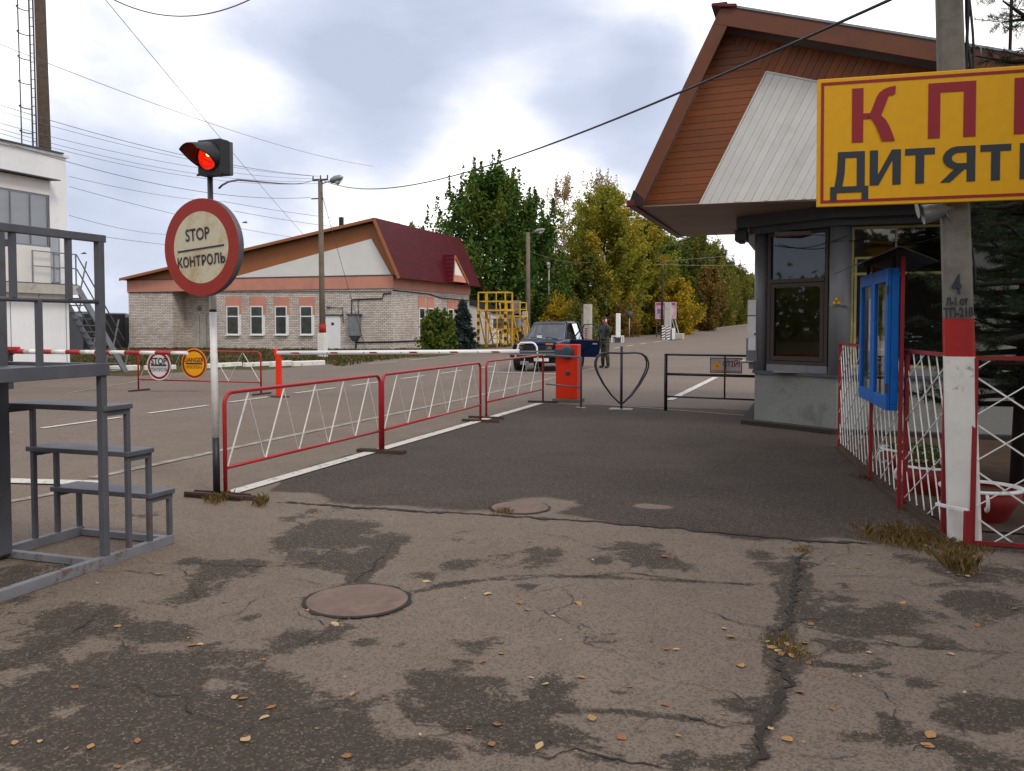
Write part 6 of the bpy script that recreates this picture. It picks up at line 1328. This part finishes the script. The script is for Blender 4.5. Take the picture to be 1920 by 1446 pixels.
tree('shrub', 'low green shrub beside the yellow shrub, behind portal monitor', 1092, 560, 68, 74, LF['olive'], 'shrub', n=6000, leaf=.17, shape='bush', cb=.03, clumps=36)
tree('roadside_tree', 'golden yellow tree behind the white portal monitor far along road', 1270, 524, 86, 84, LF['gold'], n=17000, leaf=.20, shape='dome', cb=.03, clumps=90, spiky=.3)
tree('roadside_tree', 'rusty orange tree in the row right of the golden tree', 1326, 496, 104, 64, LF['rust'], n=14000, leaf=.26, cb=.05, clumps=80)
tree('spruce_tree', 'narrow pointed spruce rising above the far row near booth eave', 1297, 446, 126, 26, LF['green'], n=7000, leaf=.5, shape='cone', cb=.1, clumps=60)
tree('spruce_tree', 'second pointed spruce farther along the row, right of the first', 1332, 452, 134, 28, LF['green'], n=6500, leaf=.5, shape='cone', cb=.1, clumps=60)
tree('roadside_tree', 'green tree behind golden tree beneath the pointed spruces', 1262, 446, 104, 80, LF['green'], n=20000, leaf=.30, cb=.03, clumps=90)
tree('roadside_tree', 'dark green tree of the near row just left of the golden tree', 1185, 470, 92, 110, LF['green'], n=22000, leaf=.28, cb=.03, clumps=90)
tree('roadside_tree', 'rusty low tree behind the slim white portal monitor', 1160, 560, 78, 66, LF['rust'], n=5000, leaf=.2, shape='bush', cb=.03, clumps=30)
# the long row further down the road: two grown trees, copied
protoA = thing('roadside_tree', 'green tree of the long dense row running away along the road', 'tree', WE(112, -19.5), 0, G_); grow_tree(protoA, 13.5, 9.5, LF['green'], 16000, .36, cb=.02, clumps=90, spiky=.4)
protoB = thing('roadside_tree', 'green tree of the long dense row running away along the road', 'tree', WE(121, -21), 0, G_); grow_tree(protoB, 14.0, 9.0, LF['olive'], 16000, .36, cb=.02, clumps=90, spiky=.4)
k = 0
for s_ in np.arange(126, 420, 7.5):
    for l_ in (-17.5, -25):
        k += 1; sc = random.uniform(.82, 1.12); dup((protoA, protoB)[random.random() < .42], WE(s_+random.uniform(-2, 2), l_+random.uniform(-1.5, 1.5)), random.uniform(0, 6.28), scale=(sc, sc, sc*random.uniform(.9, 1.1)))
# undergrowth under the row, and the wood on the near side of the road that the booth glass mirrors
def mass(name, lab, n, smin, smax, lmin, lmax, hmin, hmax, size, mat, line=None):
    S = NR.uniform(smin, smax, n); Ls = NR.uniform(lmin, lmax, n); 
    X_ = SA*S+CA*Ls; Y_ = CA*S-SA*Ls; hh = np.array([(.5+.5*mnoise.noise(Vector((x*.13, y*.13, 2)))) for x, y in zip(X_, Y_)])
    Z = np.array([E(a_, b_) for a_, b_ in zip(S, Ls)])+NR.uniform(0, 1, n)**.8*(hmin+(hmax-hmin)*hh)
    return tag(quads(name, np.stack([X_, Y_, Z], 1), NR.uniform(.6, 1.3, n)*size, np.clip(NR.normal(.4, .25, n)+hh*.2-.1, 0, 1), mat), lab, None, None, 'stuff')
mass('undergrowth', 'dense low bushes under the roadside trees', 26000, 82, 300, -24, -15.5, .8, 3.6, .34, LF['olive'])
mass('undergrowth', 'tangled dark bushes behind the portal monitors', 16000, 72, 100, -34, -19, 1.0, 4.2, .30, LF['green'])
mass('undergrowth', 'bushes beyond the yellow inspection stands', 9000, 66, 80, -44, -24, .8, 3.0, .30, LF['green'])
mass('woods', 'wood standing behind the photographer on the near side of the road', 16000, -62, -46, -70, 50, 4, 13, 1.1, LF['olive'])
mass('woods', 'trees standing beyond the field on the left of the road', 9000, -70, 12, -95, -66, 2.5, 9, 1.0, LF['olive'])
mass('woods', 'thin distant tree belt beyond the field', 5000, 480, 520, -420, -60, 2, 6, 2.0, LF['olive'])
# conifers at the brick house
tree('pine_bush', 'young green pine bush against the brick house side wall', 820, 584, 45, 60, LF['green'], 'bush', n=9000, leaf=.18, shape='bush', cb=.03, clumps=46, spiky=.5)
tree('spruce_bush', 'bluish young spruce between pine bush and the yellow stand', 868, 562, 46.5, 64, LF['blue'], 'bush', n=12000, leaf=.18, shape='cone', cb=.02, clumps=90)
# pine beside the booth: trunk, whorls of boughs, needle tufts
def pine(lab, P, H, spread, nb, zmin, seed):
    rg = np.random.default_rng(seed); t = thing('pine_tree', lab, 'tree', P, 0); m = MB(); m.tube([(0, 0, 0), (.05, .02, H*.5), (0, 0, H)], [.075, .055, .02], 8); pts = []; tn = []; bt = []
    for i in range(nb):
        z = zmin+(H-zmin)*i/nb; a_ = i*2.4+rg.uniform(-.3, .3); ln = spread*(1-.72*(z-zmin)/(H-zmin))*rg.uniform(.75, 1.1); q = Vector((0, 0, z)); e_ = q+Vector((ln*math.cos(a_), ln*math.sin(a_), ln*rg.uniform(-.12, .22)))
        md = q.lerp(e_, .55)+Vector((0, 0, -.07*ln)); m.tube([q, md, e_], [.035, .022, .008], 5); 
        for f in np.linspace(.22, 1, max(4, int(ln*7))):
            c = q.lerp(md, f*2) if f < .5 else md.lerp(e_, f*2-1)
            for sd in range(4 if f < .97 else 5):
                dd = (e_-q).normalized(); pr = Vector((-dd.y, dd.x, rg.uniform(-.1, .5)))*rg.choice([-1, 1])*rg.uniform(.2, 1); tip = c+(dd*rg.uniform(.15, .8)+pr).normalized()*rg.uniform(.14, .34)*(1.15-f*.4); bt.append((c, tip))
    for c, tip in bt:
        ax_ = (tip-c).normalized()
        for k in range(46):
            f = rg.uniform(.25, 1.02); o_ = c.lerp(tip, f); v = Vector(rg.normal(size=3)); v = (v-ax_*v.dot(ax_)).normalized(); d = (ax_*rg.uniform(.5, 1.1)+v).normalized()*rg.uniform(.06, .10)
            w_ = d.cross(Vector(rg.normal(size=3))).normalized()*.0022; pts += [o_-w_, o_+w_, o_+d]; tn += [rg.uniform(0, 1)]*3
    for c, tip in bt[::3]: m.tube([c, tip], .004, 3, caps=False)
    m.build('trunk', M['bark_dark'], t)
    rawmesh('needles', np.array([tuple(p) for p in pts]), 3, np.array(tn), LF['pine'], t); return t
p = D(1912, 700, 9.0); p.z = 0; pine('dark pine with drooping boughs in front of the booth side wall', p, 3.9, 1.05, 92, .8, 3)
p = D(1965, 700, 8.2); p.z = 0; tall = pine('taller pine whose branch tips enter at the upper right corner', p, 6.6, 1.15, 56, 1.2, 5)
for s_, l_, sc in ((5.0, 4.9, 1.25), (2.6, 5.8, 1.35), (.2, 6.4, 1.4), (-2.4, 7.2, 1.5), (3.6, 8.2, 1.6), (-.8, 9.0, 1.6), (6.2, 7.0, 1.4), (-5, 8.4, 1.6)):   # unseen pines added to shade the right foreground, carrying the row on
    dup(tall, W(s_, l_), random.uniform(0, 6), 'unseen pine added beside the photographer to shade the right foreground', (sc, sc, sc*1.1))['group'] = 'added pines shading the right verge'
# ================================================================== GRASS, WEEDS, FALLEN LEAVES
def grass(name, lab, poly_px, n, h, mat, wd=.02, lean=.45):
    P = [SL(G(*p)) for p in poly_px]; s0, s1 = min(p[0] for p in P), max(p[0] for p in P); l0, l1 = min(p[1] for p in P), max(p[1] for p in P); out = []
    while len(out) < n:
        s_, l_ = random.uniform(s0, s1), random.uniform(l0, l1); ins = False
        for i in range(len(P)):
            (a_, b_), (c, d) = P[i-1], P[i]
            if (b_ > l_) != (d > l_) and s_ < (c-a_)*(l_-b_)/(d-b_)+a_: ins = not ins
        if ins and mnoise.noise(Vector((s_*.5, l_*.5, 1))) > -.25: out.append(tuple(WE(s_, l_)))
    return tag(blades(name, out, NR.uniform(.35, 1, n)*h, NR.uniform(0, 1, n)**1.4, mat, wd=wd, lean=lean), lab, None, None, 'stuff')
grass('grass', 'rough grass verge before the brick house', [(120, 690), (300, 688), (440, 684), (606, 682), (640, 688), (700, 678), (900, 657), (760, 655), (500, 654), (240, 654), (135, 660)], 20000, .17, LF['grass'], .022, .8)
grass('grass', 'grass along the foot of the roadside trees', [(1110, 652), (1140, 634), (1250, 622), (1310, 616), (1210, 612), (1050, 625)], 9000, .55, LF['grass'], .05)
grass('grass', 'weeds at the foot of the white building', [(45, 712), (135, 704), (135, 696), (45, 703)], 500, .35, LF['grass'], .012)
def tuft(lab, px, py, rx, ry, n, h, mat='weed', nm='weed_tuft'):
    p = G(px, py); q = G(px+rx, py); r0 = (q-p).length; r1 = abs(G(px, py-ry).y-p.y); t_ = NR.uniform(0, 6.28, n); rr = np.sqrt(NR.uniform(0, 1, n))
    ctr = NR.normal(size=(max(3, n//14), 2))*.5; pk_ = NR.integers(0, len(ctr), n); bx = (ctr[pk_, 0]+rr*np.cos(t_)*.45)*r0*.8; by = (ctr[pk_, 1]+rr*np.sin(t_)*.45)*r1*.8
    o = blades(nm, np.stack([bx, by, np.zeros(n)], 1), NR.uniform(.3, 1, n)*h, NR.uniform(0, 1, n), M[mat] if mat in M else LF[mat], wd=.0008, lean=.75); o.location = (p.x, p.y, .004)
    return tag(o, lab, 'weed', 'weed tufts in the asphalt')
tuft('large tuft of dry brown weeds at the foot of the lattice fence', 1690, 1012, 85, 26, 900, .11)
tuft('low dry weeds around the foot of the concrete pole', 1800, 1030, 50, 16, 380, .075)
tuft('pale weed tuft with tall stalks in front of the concrete pole', 1806, 1070, 28, 14, 260, .17)
tuft('flat green and brown weed growing in the thick vertical crack', 1478, 1215, 42, 24, 420, .04)
tuft('small weeds in the crack near the lattice fence corner', 1500, 1033, 28, 8, 200, .04)
tuft('dry weeds around the base of the sign post', 412, 940, 22, 8, 300, .10)
tuft('dry weeds at the right end of sign post base', 492, 945, 20, 7, 240, .09)
tuft('weeds on the edge of the smaller manhole cover', 945, 962, 20, 6, 220, .05)
tuft('green moss strip along the fence kerb by the cabinet post', 1625, 900, 20, 8, 260, .04, 'grass', 'moss_tuft')
# fallen leaves: curled blades, a few of each shape, copied
LM = []
for k in range(5):
    vs, fs = [], []; nx_, ny_ = 6, 4; rg = random.Random(k)
    cu, tw = rg.uniform(.8, 2.0), rg.uniform(-.9, .9)
    for i in range(nx_+1):
        u_ = i/nx_; hw = .36*math.sin(math.pi*min(1, u_*.95+.04))**.8*(1+.12*math.sin(u_*11+k))
        for j_ in range(ny_+1):
            v = (j_/ny_-.5)*2*hw; vs.append((u_-.5, v, .30*cu*(v*v)+.10*math.sin(u_*3.1+k)*cu*.5+tw*v*(u_-.5)*.5))
    fs = [(i*(ny_+1)+j_, i*(ny_+1)+j_+1, (i+1)*(ny_+1)+j_+1, (i+1)*(ny_+1)+j_) for i in range(nx_) for j_ in range(ny_)]
    zmin = min(v[2] for v in vs); vs = [(a_, b_, c-zmin) for a_, b_, c in vs]
    for tv in (.15, .45, .8):
        me = bpy.data.meshes.new('fallen_leaf'); me.from_pydata(vs, [], fs); me.attributes.new('tint', 'FLOAT', 'POINT').data.foreach_set('value', np.full(len(vs), tv, np.float32)+np.array([.15*math.sin(v[0]*9+v[1]*14) for v in vs], np.float32)); me.materials.append(LF['litter']); LM.append(me)
leaves = [(28, 1395), (75, 1392), (258, 1392), (170, 1402), (440, 1310), (455, 1312), (495, 1348), (460, 1390), (420, 1130), (660, 1303), (722, 1313), (508, 1328), (880, 1370), (932, 1360), (922, 1398), (905, 1243), (940, 1227), (628, 1172), (375, 1210), (360, 1212), (600, 1125), (712, 1146), (576, 1146), (800, 1092), (915, 1115),
          (220, 1176), (495, 1238), (140, 1290), (182, 1095), (298, 1078), (975, 1132), (988, 1145), (1038, 1157), (1022, 1285), (996, 1273), (1090, 1272), (1268, 1220), (1250, 1218), (1247, 1324), (1272, 1382), (1012, 1402), (1358, 1180), (1370, 1196), (1388, 1250), (1515, 1245), (1628, 1225), (1782, 1228), (1745, 1381), (1475, 1388), (1445, 1368), (1520, 1172), (1832, 1174), (1902, 1143), (1693, 1132), (1247, 1045), (1085, 1133),
          (1440, 1205), (1458, 1222), (1475, 1210), (1490, 1218), (1502, 1226), (1465, 1228), (1485, 1232), (1510, 1208), (1448, 1216), (1780, 1076), (1795, 1080), (1825, 1076), (1812, 1082), (1738, 1026), (1745, 1031), (1715, 1010), (1690, 1020), (1740, 1400), (1560, 1060), (1608, 1066), (1630, 1040), (1500, 1300), (1180, 1290), (1110, 1350), (1560, 1330), (650, 1420), (220, 1440), (1165, 1385)]
for k in range(46): leaves.append((random.uniform(20, 1900), random.uniform(1040, 1440)))
for k, (px, py) in enumerate(leaves):
    p = G(px, py); o = bpy.data.objects.new('fallen_leaf', LM[random.randrange(len(LM))]); C.objects.link(o); big = k < 84
    sz = random.uniform(.028, .058) if big else random.uniform(.012, .022)
    o.location = (p.x, p.y, .005); o.scale = (sz, sz*random.uniform(.75, 1.1), sz*random.uniform(.6, 1.0)); o.rotation_euler = (random.uniform(-.25, .25), random.uniform(-.2, .2), random.uniform(0, 6.28))
    tag(o, 'dry curled autumn leaf lying on the cracked asphalt' if big else 'tiny dry leaf scrap lying on the cracked asphalt', 'leaf', 'fallen leaves on the asphalt' if big else 'leaf scraps on the asphalt')
gm = MB(); n = 2600
for i in range(n):
    s_, l_ = random.uniform(2.3, 6.9), random.uniform(-5, 2.6); p = W(s_, l_); r = random.uniform(.002, .0055); a_ = random.uniform(0, 6.28); q = [(p.x+r*math.cos(a_+b_), p.y+r*math.sin(a_+b_), .004) for b_ in (0, 2.1, 4.2)]; gm.add(q+[(p.x, p.y, .004+r*1.2)], [(0, 1, 3), (1, 2, 3), (2, 0, 3)])
tag(gm.build('gravel', pm('loose grit', (.26, .22, .17, 1), .9, var=.4, scale=90)), 'loose grit scattered on the asphalt', None, None, 'stuff')
# ================================================================== OVERHEAD WIRES
def wire(lab, a_, b_, sag, r, mat='wire_l', n=26, nm='overhead_wire'):
    a_, b_ = Vector(a_), Vector(b_); m = MB(); m.tube([a_.lerp(b_, t)-Vector((0, 0, 4*sag*t*(1-t))) for t in np.linspace(0, 1, n)], r, 5, caps=False)
    return tag(m.build(nm, M[mat]), lab, 'wire', 'overhead wires')
topA = Vector((PA.x-.05, PA.y, PA.z+HA))
wire('thick black cable sagging from lamp pole across the sky to the concrete pole', topA, D(1800, -60, 6.6), .95, .0145, 'wire', 40)
q_ = [D(411, 353, 8.2), D(417, 347, 8.3), D(428, 341, 8.6), D(446, 337.5, 9.4)]; e_ = topA-Vector((.3, 0, .05)); q_ += [q_[-1].lerp(e_, f)-Vector((0, 0, .10*math.sin(math.pi*f))) for f in np.linspace(.05, 1, 14)]
m = MB(); m.tube(q_, [.010]*4+[.011]*14, 5); tag(m.build('overhead_wire', M['wire']), 'thick black cable curving from the signal post up to the nearest lamp pole', 'wire', 'overhead wires')
for k, (y0, dz, dx) in enumerate(((186, .15, -.4), (198, .12, 0), (222, .0, .36), (232, -.1, -.4), (240, -.2, -.1), (252, -.85, -.45))):
    wire(('topmost', 'second', 'third', 'fourth', 'fifth', 'lowest')[k]+' of the bundle of thin wires from left edge to the nearest lamp pole', D(-60, y0-8, 24), topA+Vector((dx, 0, dz)), .35+.05*k, .010 if k in (0, 5) else .007)
for lab, a_, b_, sg_, r in (('thin grey wire falling steeply from upper left behind the signal', D(190, -10, 18), D(605, 480, 46), .1, .007), ('faint wire crossing the upper left sky from the mast toward middle', D(-20, 75, 30), D(700, 312, 75), .6, .012), ('black drooping wire at the very top of the sky', D(150, -40, 14), D(520, -30, 13), .52, .010),
                            ('upper wire between white building and the brick house', D(130, 331, 34), D(420, 378, 60), .2, .010), ('middle wire between white building and brick house', D(130, 350, 34), D(640, 455, 60), .35, .010), ('lower wire between white building and the brick house', D(130, 404, 34), D(330, 440, 58), .2, .010), ('lowest wire passing behind the round stop sign', D(130, 434, 34), D(480, 468, 58), .2, .010),
                            ('wire passing above the red roof toward the maple', D(420, 378, 48), D(800, 420, 75), .3, .012), ('wire just under it above the red roof toward the maple', D(440, 396, 48), D(820, 440, 75), .3, .012), ('long wire running along the far lamp poles behind the car', D(990, 470, 62), D(1133, 488, 80), .5, .014), ('far wire visible under the booth eave', D(1230, 490, 72), D(1480, 462, 130), .3, .02), ('second far wire under the booth eave', D(1230, 496, 72), D(1480, 490, 140), .3, .02)):
    wire(lab, a_, b_, sg_, r)
P = D(1026, 610, 96); P.z = .8; t = thing('radio_mast', 'very thin tall mast rising behind the maple', 'mast', P, 0); MB().tube([(0, 0, 0), (0, 0, EYE+(608-305)/FPX*96-.8)], [.06, .03], 6).build('shaft', M['conc_light'], t)
for lab, px, py in (('small dark bird flying right of the round sign', 459, 418), ('small dark bird flying beside the white building', 157, 476)):
    t = thing('bird', lab, 'bird', D(px, py, 30), .5); m = MB(); m.tube([(-.09, 0, 0), (0, 0, .02), (.10, 0, .0)], [.01, .03, .008], 6); m.build('body', M['black'], t); m = MB(); m.add([(-.02, 0, .02), (.05, 0, .02), (.0, .16, .07), (.05, -.14, .06)], [(0, 1, 2), (0, 3, 1)]); m.build('wings', M['black'], t)
